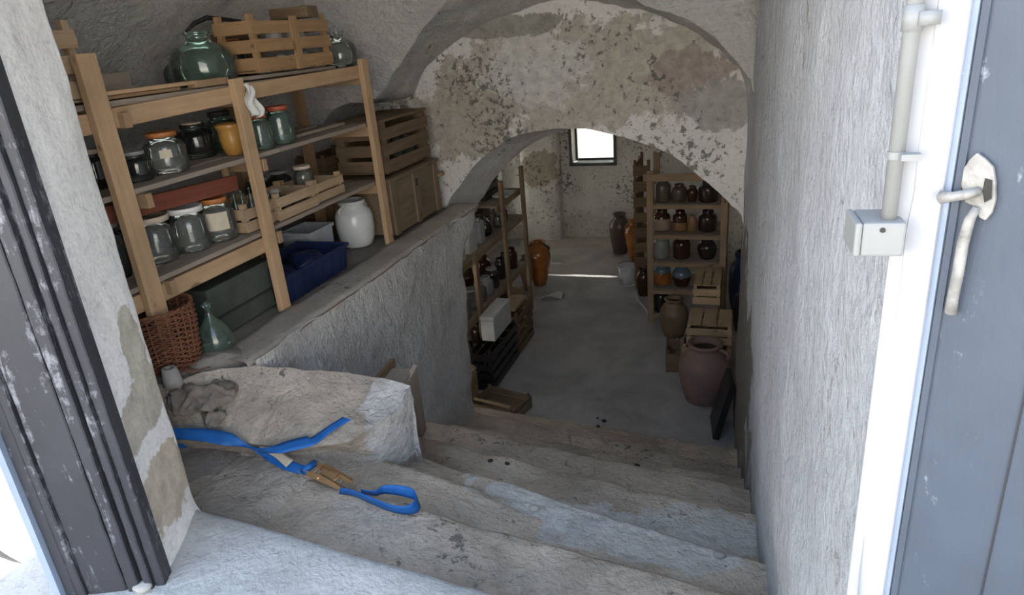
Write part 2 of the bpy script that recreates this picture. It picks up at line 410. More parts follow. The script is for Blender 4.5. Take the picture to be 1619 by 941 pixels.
# end wall with the arched opening
hole = poly(p3([(-2.36, .22), (-2.30, .33), (-2.209, .425), (-2.09, .57), (-1.95, .682), (-1.747, .797), (-1.516, .851), (-1.282, .861), (-1.074, .836),
                (-.853, .778), (-.633, .695), (-.438, .574), (-.225, .394), (-.10, .262), (-.03, .15), (-.015, -.6), (-.005, -1.7)]), 70)
outer = poly(p3([(LX, .22), (LX, .7), (LX, 1.3), (-2.9, 1.75), (-2.2, 1.95), (-1.5, 1.98), (-.9, 1.98), (-.4, 1.9), (.05, 1.7), (.12, 1.2), (.12, .6), (.12, -.4), (.12, -1.7)]), 70)
bm = NB()
def lun(u, v):
    i = u*70; a = int(min(i, 69)); t = i-a
    h = lerp(hole[a], hole[a+1], t); o = lerp(outer[a], outer[a+1], t); p = lerp(h, o, v)
    return (p.x, LY, p.z)
grid(bm, lun, 140, 30, .010, 3.2); struct('wall_end', bm, 'lunette')
bm = NB()                                             # thickness of the opening
def intr(u, v):
    i = u*70; a = int(min(i, 69)); t = i-a; h = lerp(hole[a], hole[a+1], t)
    left = max(0, min(1, (-1.2-h.x)/1.0)); drop = .05 + .15*left
    if h.x > -.12 and h.z < .3: drop = 0
    return (h.x - .0*left*v, LY + .5*v, h.z - drop*v)
grid(bm, intr, 140, 12, .010, 3.2); struct('trim_2', bm, 'white')
# bench: dirt floor and the coping along its edge
def bench_end(z): return 4.92 if z > 0 else 4.92 + .0*z
def kline(X):
    P_ = [(-3.3, 1.78), (-2.6, 1.83), (-2.33, 1.93), (-2.17, 2.17), (-2.0, 2.25)]
    for (a, b), (c, d) in zip(P_, P_[1:]):
        if X <= c: return lerp(b, d, max(0, (X-a)/(c-a)))
    return 2.25
def hump(X, Y):
    d = max(0, 1 - math.hypot((X+2.40)/.40, (Y-2.05)/.40)); k = max(0, min(1, (kline(X)+.01-Y)/.06))
    return .05*min(1, d*2.4)**1.2 - .35*k
bm = NB(); grid(bm, lambda u, v: (lerp(LX-.05, -2.06, u), lerp(1.25, 5.05, v), BZ-.012 + hump(lerp(LX-.05, -2.06, u), lerp(1.25, 5.05, v))), 40, 90, .008, 4.0); struct('bench_floor', bm, 'dirt')
bm = NB()
def cop(u, v):
    Y = lerp(2.17, 5.02, v)
    prof = [(-2.30, BZ-.05), (-2.285, BZ+.008), (-2.20, BZ+.012), (-2.12, BZ+.012), (-2.085, BZ+.008), (-2.072, BZ-.004), (-2.085, BZ-.06)]
    k = u*6; a = int(min(k, 5)); t = k-a; return (lerp(prof[a][0], prof[a+1][0], t), Y, lerp(prof[a][1], prof[a+1][1], t))
grid(bm, cop, 12, 60, .007, 4.0); struct('trim_3', bm, 'bench')
# parapet: battered rubble face below the coping, its end turned into the cellar
bm = NB()
EDGE = []
for (ex, ey), xf in zip([(750, 326), (752, 350), (739, 370), (733, 400), (734, 430), (738, 480), (743, 530), (749, 600), (755, 665)], [-2.065, -2.06, -2.055, -2.05, -2.04, -2.02, -2.0, -1.96, -1.935]):
    q = atx(ex, ey, xf); EDGE.append((q.z, q.y))
def yedge(z):
    if z >= EDGE[0][0]: return EDGE[0][1]
    for (a, b), (c, d) in zip(EDGE, EDGE[1:]):
        if z >= c: return lerp(b, d, (a-z)/(a-c))
    return EDGE[-1][1]
def para(u, v):
    z = lerp(BZ, -1.75, v)
    ye = yedge(z)
    if u < .8:
        Y = lerp(2.20, ye, u/.8); bx = lerp(-1.66, -1.93, max(0, min(1, (Y-3.0)/1.4)))
        return (lerp(-2.055, bx, v**1.15), Y, z)
    t = (u-.8)/.2; bx = lerp(-2.065, -1.93, v**1.15)
    return (lerp(bx, -3.3, t), ye + .04*min(1, t*3), z)
grid(bm, para, 110, 60, .022, 3.2); struct('wall_parapet', bm, 'para')
# stairs
ZS = [0, -.13, -.30, -.50, -.72, -.94, -1.16, -1.38, FZ]
NPX = [((320, 805), (800, 941)), ((671, 805), (1171, 941)), ((713, 736), (917, 800)), ((700, 698), (1204, 817)), ((755, 682), (1192, 774)),
       ((762, 676), (1175, 756)), ((810, 663), (1171, 740)), ((852, 658), (1163, 708))]
NOS = [((atz(*a, z).x, atz(*a, z).y), (atz(*b, z).x, atz(*b, z).y)) for (a, b), z in zip(NPX, ZS)]
QA, QB = atz(534, 709, -.19), atz(684, 752, -.21)
def nos(k, X):
    (xa, ya), (xb, yb) = NOS[k]; return ya + (yb-ya)*(X-xa)/(xb-xa)
def stair_profile(X):
    pr = []
    for k in range(1, 8):
        y, z, zn = nos(k, X), ZS[k], ZS[k+1]
        y0 = nos(k-1, X) + .015
        for t in (0, .15, .3, .45, .6, .75, .9):
            yy = lerp(y0, y-.02, t); zz = z + .006*(1-t)
            if k == 2:                               # a raised slab on the left half of the second step
                yq = QA.y + (QB.y-QA.y)*(X-QA.x)/(QB.x-QA.x)
                yy = [y0, lerp(y0, yq, .4), yq-.03, yq-.004, yq+.012, lerp(yq+.012, y-.02, .5), y-.02][(0, .15, .3, .45, .6, .75, .9).index(t)]
                f = max(0, min(1, (-.75-X)/.5)); zz += (.105*f if yy < yq else 0)
            pr.append((yy, zz))
        rz = zn - z
        pr += [(y-.018, z), (y-.004, z-.007), (y, z-.022), (y+.004, z+rz*.4), (y+.006, z+rz*.7), (y+.012, z+rz*.95)]
    y = nos(7, X); pr += [(y+.03, FZ), (y+.2, FZ), (y+.4, FZ-.03)]
    return pr
bm = NB(); NX = 110; cols = []
for i in range(NX+1):
    X = lerp(-2.25, .26, i/NX); cols.append([Vector((X, y, z)) for y, z in stair_profile(X)])
npf = len(cols[0])
def st(u, v):
    i = min(int(round(u*NX)), NX); j = int(round(v*(npf-1))); return cols[i][j]
grid(bm, st, NX, npf-1, .013, 4.0); struct('stairs', bm, 'stone')
bm = NB()                                             # threshold slab, paler outdoors stone
def th_(u, v):
    X = lerp(-2.3, .3, u); y = nos(0, X)
    pr = [(.15, -.005), (.5, 0), (.9, 0), (1.2, 0)] + [(y-.02, 0), (y-.004, -.006), (y, -.02), (y+.004, -.07), (y+.01, -.16)]
    k = v*8; a = int(min(k, 7)); t = k-a; return (X, lerp(pr[a][0], pr[a+1][0], t), lerp(pr[a][1], pr[a+1][1], t))
grid(bm, th_, 80, 48, .006, 4.0); struct('trim_4', bm, 'thr')
# mortar landing between stairs and bench: sloping top, rough front and side, and the low patch before it
LT = [(262, 688, .06), (340, 694, .03), (400, 701, .02), (480, 706, .015), (535, 698, .02), (562, 689, .03), (600, 668, .05), (632, 640, .08), (650, 613, .11)]
LB = [(262, 712, -.07), (330, 716, -.07), (400, 719, -.075), (480, 716, -.075), (519, 710, -.085), (545, 713, -.10), (600, 726, -.17), (640, 725, -.24), (663, 718, -.29)]
LK = [(190, 607, .30), (262, 605, .295), (335, 587, .28), (395, 579, .265), (480, 586, .22), (550, 591, .175), (605, 598, .14), (648, 611, .115)]
tT, tB, tK = poly([atz(*p) for p in LT], 80), poly([atz(*p) for p in LB], 80), poly([atz(*p) for p in LK], 80)
bm = NB()
def ltop(u, v):
    i = int(round(u*80)); p = tK[i].lerp(tT[i], v); p.z -= .012*math.sin(v*math.pi); return p
grid(bm, ltop, 80, 60, .012, 6.0)
grid(bm, lambda u, v: tT[int(round(u*80))].lerp(tB[int(round(u*80))], v) + Vector((0, 0, 0)), 80, 16, .012, 6.0)
tD = [Vector((p.x, p.y + .03, -.8)) for p in tK]
grid(bm, lambda u, v: tK[int(round(u*80))].lerp(tD[int(round(u*80))], v), 80, 16, .012, 6.0)
cK, cD = tK[80], Vector((-1.50, 2.52, -.8)); cT, cB = tT[80], tB[80]
grid(bm, lambda u, v: cT.lerp(cK, u).lerp(cB.lerp(cD, u), v), 4, 16, .012, 6.0)
grid(bm, lambda u, v: tB[int(round(u*80))] + Vector((-.02*v, .03*v, -.5*v)), 80, 10, .012, 6.0)
struct('landing', bm, 'block')
bm = NB()
def patch(u, v):
    Y = lerp(1.45, 2.2, v); xr = -1.72
    pr = [(-3.2, -.07), (-2.4, -.07), (xr-.12, -.082), (xr-.05, -.092), (xr-.015, -.102), (xr+.015, -.125), (xr+.03, -.19)]
    if u < .4: a, t = 0, u/.4
    else: k = (u-.4)/.6*5; a = 1+int(min(k, 4)); t = k-(a-1)
    return (lerp(pr[a][0], pr[a+1][0], t), Y, lerp(pr[a][1], pr[a+1][1], t))
grid(bm, patch, 60, 50, .010, 5.0); struct('trim_5', bm, 'block')
# cellar below
bm = NB(); grid(bm, lambda u, v: (lerp(-3.8, .7, u), lerp(4.4, 10.7, v), FZ), 70, 100, .010, 2.0); struct('floor', bm, 'floor')
def holewall(bm, P, u0, u1, v0, v1, du=.09, rough=.012):
    """P(u,v) wall over [0,1]^2 with a rectangular hole u0..u1, v0..v1"""
    us = sorted(set([0, u0, u1, 1])); vs_ = sorted(set([0, v0, v1, 1]))
    def sub(l):
        o = []
        for a, b in zip(l, l[1:]):
            n = max(1, int((b-a)/.035)); o += [lerp(a, b, k/n) for k in range(n)]
        return o + [l[-1]]
    U, V = sub(us), sub(vs_); g = []
    for u in U:
        r = []
        for v in V:
            p = Vector(P(u, v)); r.append(bm.verts.new(p + nz(p, 3, rough)))
        g.append(r)
    for i in range(len(U)-1):
        for j in range(len(V)-1):
            cu, cv = (U[i]+U[i+1])/2, (V[j]+V[j+1])/2
            if u0 < cu < u1 and v0 < cv < v1: continue
            bm.faces.new((g[i][j], g[i+1][j], g[i+1][j+1], g[i][j+1]))
WX0, WX1, WZ0, WZ1 = -2.56, -1.93, -.375, .20
bm = NB(); x0, x1, z0, z1 = -3.8, -1.25, FZ-.05, .9
holewall(bm, lambda u, v: (lerp(x0, x1, u), 10.2, lerp(z0, z1, v)), (WX0-x0)/(x1-x0), (WX1-x0)/(x1-x0), (WZ0-z0)/(z1-z0), (WZ1-z0)/(z1-z0))
for a, b in (((WX0, WZ0), (WX1, WZ0)), ((WX1, WZ0), (WX1, WZ1)), ((WX1, WZ1), (WX0, WZ1)), ((WX0, WZ1), (WX0, WZ0))):   # reveal
    grid(bm, lambda u, v: (lerp(a[0], b[0], u), 10.2+.42*v, lerp(a[1], b[1], u) - (0 if a[1] == b[1] == WZ1 else 0)), 8, 4)
struct('wall_back', bm, 'far')
bm = NB()                                             # pier on the left of the back wall
def pier(u, v):
    z = lerp(FZ-.05, .9, v); pts = [(-3.36, 10.3), (-3.34, 10.0), (-3.30, 9.97), (-2.80, 9.96), (-2.765, 9.98), (-2.75, 10.25)]
    k = u*5; a = int(min(k, 4)); t = k-a; return (lerp(pts[a][0], pts[a+1][0], t), lerp(pts[a][1], pts[a+1][1], t), z)
grid(bm, pier, 25, 40, .012, 3); struct('wall_pier', bm, 'pier')
bm = NB()                                             # cellar right side: recess then the face slanting to the back wall
def cr(u, v):
    pts = [(.12, 5.05), (.12, 5.5), (.35, 5.55), (.35, 7.9), (-.2, 9.2), (-1.26, 9.6), (-1.28, 10.25)]
    k = u*6; a = int(min(k, 5)); t = k-a; return (lerp(pts[a][0], pts[a+1][0], t), lerp(pts[a][1], pts[a+1][1], t), lerp(FZ-.05, .9, v))
grid(bm, cr, 72, 40, .012, 3); struct('wall_cellar_right', bm, 'far')
bm = NB(); y0, y1 = 4.8, 10.4; CLX = -3.7
holewall(bm, lambda u, v: (CLX, lerp(y0, y1, u), lerp(FZ-.05, .9, v)), (8.9-y0)/(y1-y0), (10.1-y0)/(y1-y0), .12, .85)
zA, zB = lerp(FZ-.05, .9, .12), lerp(FZ-.05, .9, .85)
for (a, b) in (((8.9, zA), (10.1, zA)), ((10.1, zA), (10.1, zB)), ((10.1, zB), (8.9, zB)), ((8.9, zB), (8.9, zA))):
    grid(bm, lambda u, v: (CLX-.35*v, lerp(a[0], b[0], u), lerp(a[1], b[1], u)), 8, 4)
struct('wall_cellar_left', bm, 'far')
bm = NB(); grid(bm, lambda u, v: (lerp(-3.75, .4, u), lerp(5.45, 10.3, v), .55 + .55*math.sin(math.pi*u)), 40, 40, .012, 3); struct('ceiling_cellar', bm, 'far')
bm = NB(); grid(bm, lambda u, v: (lerp(-3.4, -1.3, u), [9.82, 9.84, 9.86, 10.25][int(round(v*3))], [FZ-.02, FZ+.035, FZ+.05, FZ+.05][int(round(v*3))]), 50, 3, .012, 4); struct('trim_7', bm, 'bench')
bm = NB(); grid(bm, lambda u, v: (lerp(-3.75, .5, u), 5.5, lerp(.3, 1.3, v) if not (-2.5 < lerp(-3.75, .5, u) < 0) else lerp(.88, 1.3, v)), 60, 6); struct('wall_inner', bm, 'far')
# window 1: timber frame set in the reveal, glass pane
t = thing('window_1', None, None); t['kind'] = 'structure'
bm = NB(); yw = 10.42
box(bm, ((WX0+WX1)/2, yw, WZ0+.015), (WX1-WX0, .05, .03)); box(bm, ((WX0+WX1)/2, yw, WZ1-.02), (WX1-WX0, .05, .04))
box(bm, (WX0+.015, yw, (WZ0+WZ1)/2), (.03, .05, WZ1-WZ0-.07)); box(bm, (WX1-.015, yw, (WZ0+WZ1)/2), (.05, .05, WZ1-WZ0-.09))
link('window_frame', bm, 'iron', t)
bm = NB(); box(bm, ((WX0+WX1)/2, yw, (WZ0+WZ1)/2), (WX1-WX0-.1, .006, WZ1-WZ0-.09)); link('pane', bm, 'gls', t)
bm = NB()
box(bm, ((WX0+WX1)/2, 10.17, WZ0-.02), (WX1-WX0+.09, .05, .045)); box(bm, (WX0-.022, 10.18, (WZ0+WZ1)/2), (.045, .04, WZ1-WZ0)); box(bm, (WX1+.022, 10.18, (WZ0+WZ1)/2), (.045, .04, WZ1-WZ0))
link('window_surround', bm, 'boxgreen', t)
t = thing('window_2', None, None); t['kind'] = 'structure'  # side window, its opening enlarged out of view to brighten the cellar
bm = NB(); xw = CLX-.2
for y in (8.93, 9.5, 10.07): box(bm, (xw, y, (zA+zB)/2), (.05, .05, zB-zA))
for z in (zA+.025, zB-.025): box(bm, (xw, 9.5, z), (.045, 1.2, .05))
link('window_frame', bm, 'iron', t)
bm = NB(); box(bm, (xw, 9.5, (zA+zB)/2), (.005, 1.16, zB-zA-.1)); link('pane', bm, 'gls', t)
# front wall: inner face, left reveal, header and the outer face
def fy(X): return 1.15 - .12*(X+1.9)
bm = NB(); grid(bm, lambda u, v: (lerp(-3.3, -1.96, u), 1.60, lerp(-.3, 2.6, v)), 20, 30, .01, 3)
struct('wall_front', bm, 'white')
bm = NB(); grid(bm, lambda u, v: (lerp(-5, 3, u), lerp(1.0, 10.75, v), 3.3), 4, 4); grid(bm, lambda u, v: (-5, lerp(1.0, 10.75, u), lerp(-2, 3.3, v)), 4, 4); grid(bm, lambda u, v: (3, lerp(1.0, 10.75, u), lerp(-2, 3.3, v)), 4, 4); struct('added_sun_cover', bm, 'outer', False)  # added unseen cover and side sheets, keep sun from leaking through the gaps
bm = NB()
def rev(u, v):
    z = lerp(-.04, 2.5, v); pts = [(-1.99, 1.60), (-1.912, 1.580), (-1.887, 1.535), (-1.81, 1.38), (-1.74, 1.235), (-1.735, 1.225)]
    k = u*5; a = int(min(k, 4)); t = k-a; x, y = lerp(pts[a][0], pts[a+1][0], t), lerp(pts[a][1], pts[a+1][1], t)
    fl = .025*max(0, 1-(z+.04)/.12)**2; return (x+fl*.8, y+fl*.3, z)
grid(bm, rev, 40, 110, .006, 5); struct('wall_reveal', bm, 'jamb')
bm = NB(); grid(bm, lambda u, v: (lerp(-3.4, .5, u), lerp(.85, 1.7, v), 2.42), 20, 8, .01, 3)
grid(bm, lambda u, v: (lerp(-3.4, .5, u), fy(lerp(-3.4, .5, u))-.05, lerp(2.40, 4.2, v)), 20, 8, .01, 3); struct('wall_header', bm, 'outer')
bm = NB(); grid(bm, lambda u, v: (lerp(-4.6, -1.97, u), 1.20 + .0*u - .12*(lerp(-4.6, -1.97, u)+1.97), lerp(-.1, 4.2, v)), 30, 40, .008, 4); struct('wall_outer', bm, 'outer')
bm = NB(); grid(bm, lambda u, v: (lerp(-12, 12, u), lerp(-14, 1.0, v), -.03), 8, 8); struct('ground', bm, 'yard')

# ------------------------------------------------------------------ fitting helpers
GZ = {}
def fit(x0, y0, x1, y1, z):
    """round thing seen in the frame box x0..x1, y0 (rim) .. y1 (base), standing at height z -> centre, radius, height"""
    xc = (x0+x1)/2; f = atz(xc, y1, z); d = Vector((f.x, f.y, 0)).normalized()
    dist = pix(f)[2]; r = (x1-x0)/2*dist/FOC
    for _ in range(3):
        c = f + d*r*.85; r = (x1-x0)/2*pix((c.x, c.y, z+r))[2]/FOC
    h = .05
    while pix((c.x, c.y, z+h))[1] > y0 and h < 2: h += .005
    return c, r, h
JAR = {   # outline of the body as (radius, height) fractions
 'big':   [(0, 0), (.80, 0), (.93, .03), (1, .12), (1, .62), (.97, .70), (.85, .79), (.62, .85), (.60, .88), (.64, .90), (.64, .99), (.60, 1)],
 'tall':  [(0, 0), (.82, 0), (.95, .03), (1, .10), (1, .70), (.95, .78), (.80, .85), (.70, .88), (.70, .97), (.66, 1)],
 'demi':  [(0, 0), (.72, 0), (.88, .03), (.97, .12), (1, .28), (.98, .48), (.88, .62), (.66, .74), (.40, .81), (.33, .85), (.33, .95), (.40, .955), (.41, .99), (.36, 1)],
 'flask': [(0, 0), (.66, 0), (.85, .03), (.97, .12), (1, .24), (.94, .38), (.76, .52), (.48, .64), (.26, .73), (.19, .82), (.18, .93), (.30, .95), (.30, .985), (.2, 1)],
 'stone': [(0, 0), (.66, 0), (.72, .02), (.85, .20), (.97, .45), (1, .58), (.94, .71), (.74, .82), (.56, .87), (.54, .91), (.66, .95), (.68, .985), (.60, 1), (.48, .975), (.46, .9)],
 'amph':  [(0, 0), (.48, 0), (.52, .02), (.66, .18), (.86, .42), (.99, .62), (1, .70), (.90, .81), (.66, .88), (.50, .915), (.50, .95), (.64, .975), (.64, .995), (.54, 1), (.44, .98), (.42, .92)],
 'urn':   [(0, 0), (.62, 0), (.66, .02), (.80, .18), (.94, .40), (1, .58), (.96, .72), (.80, .82), (.56, .87), (.47, .90), (.47, .94), (.58, .97), (.58, .995), (.48, 1), (.40, .98), (.38, .9)],
 'slim':  [(0, 0), (.60, 0), (.66, .02), (.82, .25), (.95, .48), (1, .62), (.96, .73), (.74, .83), (.52, .88), (.50, .93), (.60, .965), (.60, .99), (.52, 1), (.44, .98), (.42, .92)],
 'bowl':  [(0, 0), (.55, 0), (.62, .03), (.80, .28), (.88, .55), (.86, .78), (.90, .82), (1, .90), (1, .99), (.95, 1), (.86, .9), (.82, .7)],
 'keg':   [(0, 0), (.74, 0), (.80, .03), (.95, .2), (1, .42), (.98, .66), (.86, .78), (.66, .84), (.64, .9), (.70, .93), (.70, .98), (.6, 1), (.55, .95)],
}
def body(kind, r, h, n=32):
    bm = NB(); lathe(bm, [(a*r, b*h) for a, b in JAR[kind]], n); return bm
def lid_bm(r, z, t, n=28):
    bm = NB(); lathe(bm, [(r*.96, z-t), (r, z-t), (r, z-.003), (r*.97, z), (r*.9, z), (r*.86, z-.003), (0, z-.003)], n); return bm
def fitx(x0, y0, x1, y1, z, X):
    xc = (x0+x1)/2; Y = atx(xc, y1, X).y; h = .3
    for _ in range(6):
        q = pix((X, Y, z+h/2)); Y += (xc-q[0])/FOC*q[2]*1.15
        h = max(.05, h + (pix((X, Y, z+h))[1] - y0)/FOC*q[2])
    return Vector((X, Y, z)), (x1-x0)/2*pix((X, Y, z+h/2))[2]/FOC, h
def jar(name, label, cat, box_, z, kind='big', mat='glass', lid=None, group=None, handles=0, paper=None, lidr=None, fill=None, rz=0.0, n=32, R=None, H=None, hmat=None, X=None):
    c, r, h = fit(*box_, z) if X is None else fitx(*box_, z, X)
    if R: r = R
    if H: h = H
    t = thing(name, label, cat, (c.x, c.y, z), rz, group)
    link('body', body(kind, r, h if not lid else h-.004, n), mat, t, True)
    nr = {'big': .64, 'tall': .70}.get(kind, .6)
    if lid:
        lr = (lidr or nr*1.1)*r; link('lid', lid_bm(lr, h+.004, min(.03, h*.12)), lid, t, True)
    if handles:
        for k in range(handles):
            a = math.pi*2*k/handles; q = []
            za, zb = {'urn': (.93, .76), 'slim': (.93, .77), 'amph': (.94, .80), 'stone': (.92, .80)}.get(kind, (.9, .75))
            ra = {'amph': .5, 'urn': .47, 'slim': .5, 'stone': .55}.get(kind, .5)*r; rb = .86*r
            for i in range(9):
                s = i/8; rad = lerp(ra, rb, s) + .17*r*math.sin(math.pi*s); zz = lerp(za, zb, s)*h + .02*h*math.sin(math.pi*s)
                q.append((rad*math.cos(a), rad*math.sin(a), zz))
            bm = NB(); tube(bm, q, max(.006, .055*r), 8); link('handle', bm, hmat or mat, t, True)
    if paper:
        a0 = math.atan2(-c.y, -c.x) - rz; bm = NB(); rr = r*1.006
        w, z0, z1, off = paper
        grid(bm, lambda u, v: (rr*math.cos(a0+off+(u-.5)*w/r), rr*math.sin(a0+off+(u-.5)*w/r), lerp(z0, z1, v)*h), 8, 3)
        link('paper_label', bm, 'label', t, True)
    if fill:
        fm, f0 = fill; bm = NB(); lathe(bm, [(0, .006), (r*.78, .006), (r*.93, .03), (r*.96, f0*h), (0, f0*h)], 24); link('contents', bm, fm, t, True)
    return t
def crate(name, label, size, loc, rz=0.0, rows=3, mat='crate', group=None, solid=False, lidded=False, tilt=None, post=.028, cat='crate', nslat=None, sideposts=0, top=False):
    """slatted box; origin at the middle of its base; size = (x, y, z)"""
    sx, sy, sz = size; t = thing(name, label, cat, loc, rz, group)
    if tilt: t.rotation_euler = (tilt[0], tilt[1], rz)
    th = .009
    bm = NB()
    nb = max(3, int(sy/.09))
    for k in range(nb): box(bm, (0, -sy/2 + (k+.5)*sy/nb, .008), (sx-.012, sy/nb*.84, th))
    link('bottom', bm, mat, t)
    for s in (-1, 1):
        for ax in (0, 1):
            bm = NB()
            for k in range(rows):
                hh = sz/rows*(.97 if solid else (.84 if rows == 2 else .70)); zc = (k+.5)*sz/rows + (0 if solid else .0)
                jx = random.uniform(-.003, .003)
                if ax == 0: box(bm, (s*(sx/2-th/2), 0, zc+jx), (th, sy, hh))
                else: box(bm, (0, s*(sy/2-th/2), zc+jx), (sx-2*th-.001, th, hh))
            link('side_panel', bm, mat, t)
    for a in (-1, 1):
        for b in (-1, 1):
            bm = NB(); box(bm, (a*(sx/2-th-post/2-.0005), b*(sy/2-th-post/2-.0005), sz/2+.012), (post, post, sz+.016)); link('corner_post', bm, mat, t)
    if sideposts:
        for s in (-1, 1):
            bm = NB(); box(bm, (s*(sx/2+.0055), 0, sz/2+.004), (.010, .06, sz+.006)); link('batten', bm, mat, t)
    if top:
        bm = NB(); nb = max(3, int(sx/.11))
        for k in range(nb): box(bm, (-sx/2 + (k+.5)*sx/nb, 0, sz+.03), (sx/nb*.88, sy, .010))
        link('top_slats', bm, mat, t)
    if lidded:
        bm = NB(); nb = 4
        for k in range(nb): box(bm, (-sx/2 + (k+.5)*sx/nb, 0, sz+.03), (sx/nb*.985, sy+.02, .016))
        link('lid', bm, mat, t)
    return t

# ------------------------------------------------------------------ the long shelf on the bench
FX, BX = -2.31, -2.86
LV = {1: .715, 2: 1.09, 3: 1.43}                     # board tops
s1 = thing('wooden_shelf', 'long pine storage shelf standing on the whitewashed bench, three boards high', 'shelf', (FX, 2.8, BZ))
def W2(o, p): return Vector(p) - Vector(o.location)
def part_box(t, name, c, s, mat, bevel=.003, R=None):
    bm = NB(); box(bm, W2(t, c), s, R); return link(name, bm, mat, t, bevel=bevel)
for (y, top, bot) in ((2.00, 1.605, BZ+.09), (2.775, 1.455, BZ), (3.96, 1.475, BZ)):
    part_box(s1, 'post', (FX+.005, y, (top+bot)/2), (.034, .070 if y > 2.5 else .085, top-bot), 'pine')
for (y, top) in ((2.30, 1.42), (3.33, 1.42), (4.02, 1.42), (1.66, 1.42)):
    part_box(s1, 'post', (BX, y, (top+BZ)/2), (.05, .07, top-BZ), 'pine2')
part_box(s1, 'post', (FX+.005, 1.62, (1.45+BZ)/2), (.034, .08, 1.45-BZ), 'pine')
for (ya, yb, za, zb) in ((1.6, 2.04, 1.355, 1.36), (2.03, 2.81, 1.365, 1.385), (2.74, 3.94, 1.385, 1.40)):
    bm = NB(); bar(bm, W2(s1, (FX-.03, ya, za)), W2(s1, (FX-.03, yb, zb)), .034, .075); link('rail', bm, 'pine', s1, bevel=.003)
bm = NB(); bar(bm, W2(s1, (FX-.03, 1.65, .645)), W2(s1, (FX-.03, 2.80, .645)), .034, .075); link('rail', bm, 'pine', s1, bevel=.003)
bm = NB(); bar(bm, W2(s1, (BX+.04, 1.65, 1.375)), W2(s1, (BX+.04, 4.0, 1.375)), .03, .07); link('rail', bm, 'pine2', s1, bevel=.003)
for lv, zt in LV.items():
    for y in (1.70, 2.06, 2.80, 3.90):
        if lv == 3 and y < 2: continue
        part_box(s1, 'crossbar', ((FX+BX)/2, y+.045, zt-.055 - (.02 if lv == 3 else 0)), (abs(FX-BX)+.04, .032, .06), 'pine2')
    n = 4
    for k in range(n):
        w = (FX-.052-BX+.02)/n; xc = FX-.052 - w*(k+.5) + .02
        for (ya, yb) in ((1.60, 2.77), (2.775, 3.93)):
            part_box(s1, 'shelf_board', (xc + (.018 if k == 0 and lv < 3 else 0), (ya+yb)/2, zt-.012), (w-.008, yb-ya-.004, .022), 'board', .002)
bm = NB(); bar(bm, W2(s1, (FX-.12, 2.0, 1.0)), W2(s1, (FX-.12, 2.77, .965)), .022, .075); link('rail', bm, 'red', s1, bevel=.003)['label'] = 'red painted board'
for y in (2.07, 2.74):
    part_box(s1, 'bracket', (FX-.145, y, 1.01), (.02, .03, .11), 'pine2')

SH = 'glass jars on the long bench shelf'
z1_, z2_, z3_ = LV[1], LV[2], LV[3]
jar('glass_jar', 'big clear jar with a flat beige lid, nearest of three on the lowest board', 'jar', (227, 343, 287, 418), z1_, 'big', 'glass', 'beigelid', SH, lidr=.90)
jar('glass_jar', 'big clear jar with a clean white lid, on the lowest board', 'jar', (281, 328, 338, 400), z1_, 'big', 'glass', 'whitelid', SH, lidr=.92)
jar('glass_jar', 'clear glass jar with an orange lid and beige paper label on the lowest board', 'jar', (325, 315, 380, 383), z1_, 'big', 'glass', 'orangelid', SH, lidr=.74, paper=(.10, .30, .72, 0))
jar('glass_jar', 'dark glass jar with a grey lid on the lowest board, half hidden by the jamb', 'jar', (168, 352, 212, 444), z1_, 'big', 'darkglass', 'greylid', SH, lidr=.85)
jar('glass_jar', 'wide clear jar with a rusty orange lid and small label on the middle board', 'jar', (239, 211, 302, 276), z2_, 'big', 'glass', 'orangelid', SH, paper=(.05, .42, .62, 0))
jar('glass_jar', 'low dark glass jar with a wire clip lid, right behind the nearest post', 'jar', (198, 242, 246, 288), z2_, 'big', 'darkglass', 'greylid', SH)
jar('glass_jar', 'large dark round jar with a thin tan lid, behind the orange-lidded jar', 'jar', (286, 196, 346, 252), z2_, 'big', 'darkglass', 'beigelid', SH, lidr=.5)
jar('glass_jar', 'greenish round jar with a black cap standing behind the mustard pot', 'jar', (334, 178, 382, 236), z2_, 'big', 'green', 'iron', SH)
jar('glazed_pot', 'mustard yellow glazed pot with a flared rim on the middle board', 'pot', (351, 196, 394, 247), z2_, 'bowl', 'mustard')
jar('glass_jar', 'tall green glass jar behind the white cloth on the post', 'jar', (396, 183, 436, 238), z2_, 'tall', 'green', 'redlid', SH)
jar('glass_jar', 'tall green glass jar with a red lid, farthest on the middle board', 'jar', (427, 170, 470, 229), z2_, 'tall', 'green', 'redlid', SH)
jar('glass_jar', 'dark squat jar on the middle board, left of the nearest post', 'jar', (140, 240, 176, 300), z2_, 'big', 'darkglass', 'beigelid', SH)
jar('glass_jar', 'brown glass jar deep behind the squat jar beside the door jamb', 'jar', (130, 206, 160, 258), z2_, 'tall', 'darkglass', 'orangelid', SH)
# top board
jar('glass_demijohn', 'huge green glass demijohn with a wide neck on top of the shelf', 'bottle', (269, 50, 369, 141), z3_, 'demi', 'green', X=-2.56)
jar('glass_jar', 'slim clear jar with an orange lid and label between the demijohn and the crate', 'jar', (346, 63, 388, 124), z3_, 'tall', 'glass', 'orangelid', SH, X=-2.70, paper=(.06, .4, .7, 0))
jar('glass_demijohn', 'small green glass bottle peeping out behind the huge demijohn', 'bottle', (259, 92, 297, 132), z3_, 'demi', 'green', X=-2.80)
jar('glass_jar', 'large clear jar standing at the far end of the top board behind the crate', 'jar', (508, 50, 564, 102), z3_, 'demi', 'glass', None, SH, X=-2.54)

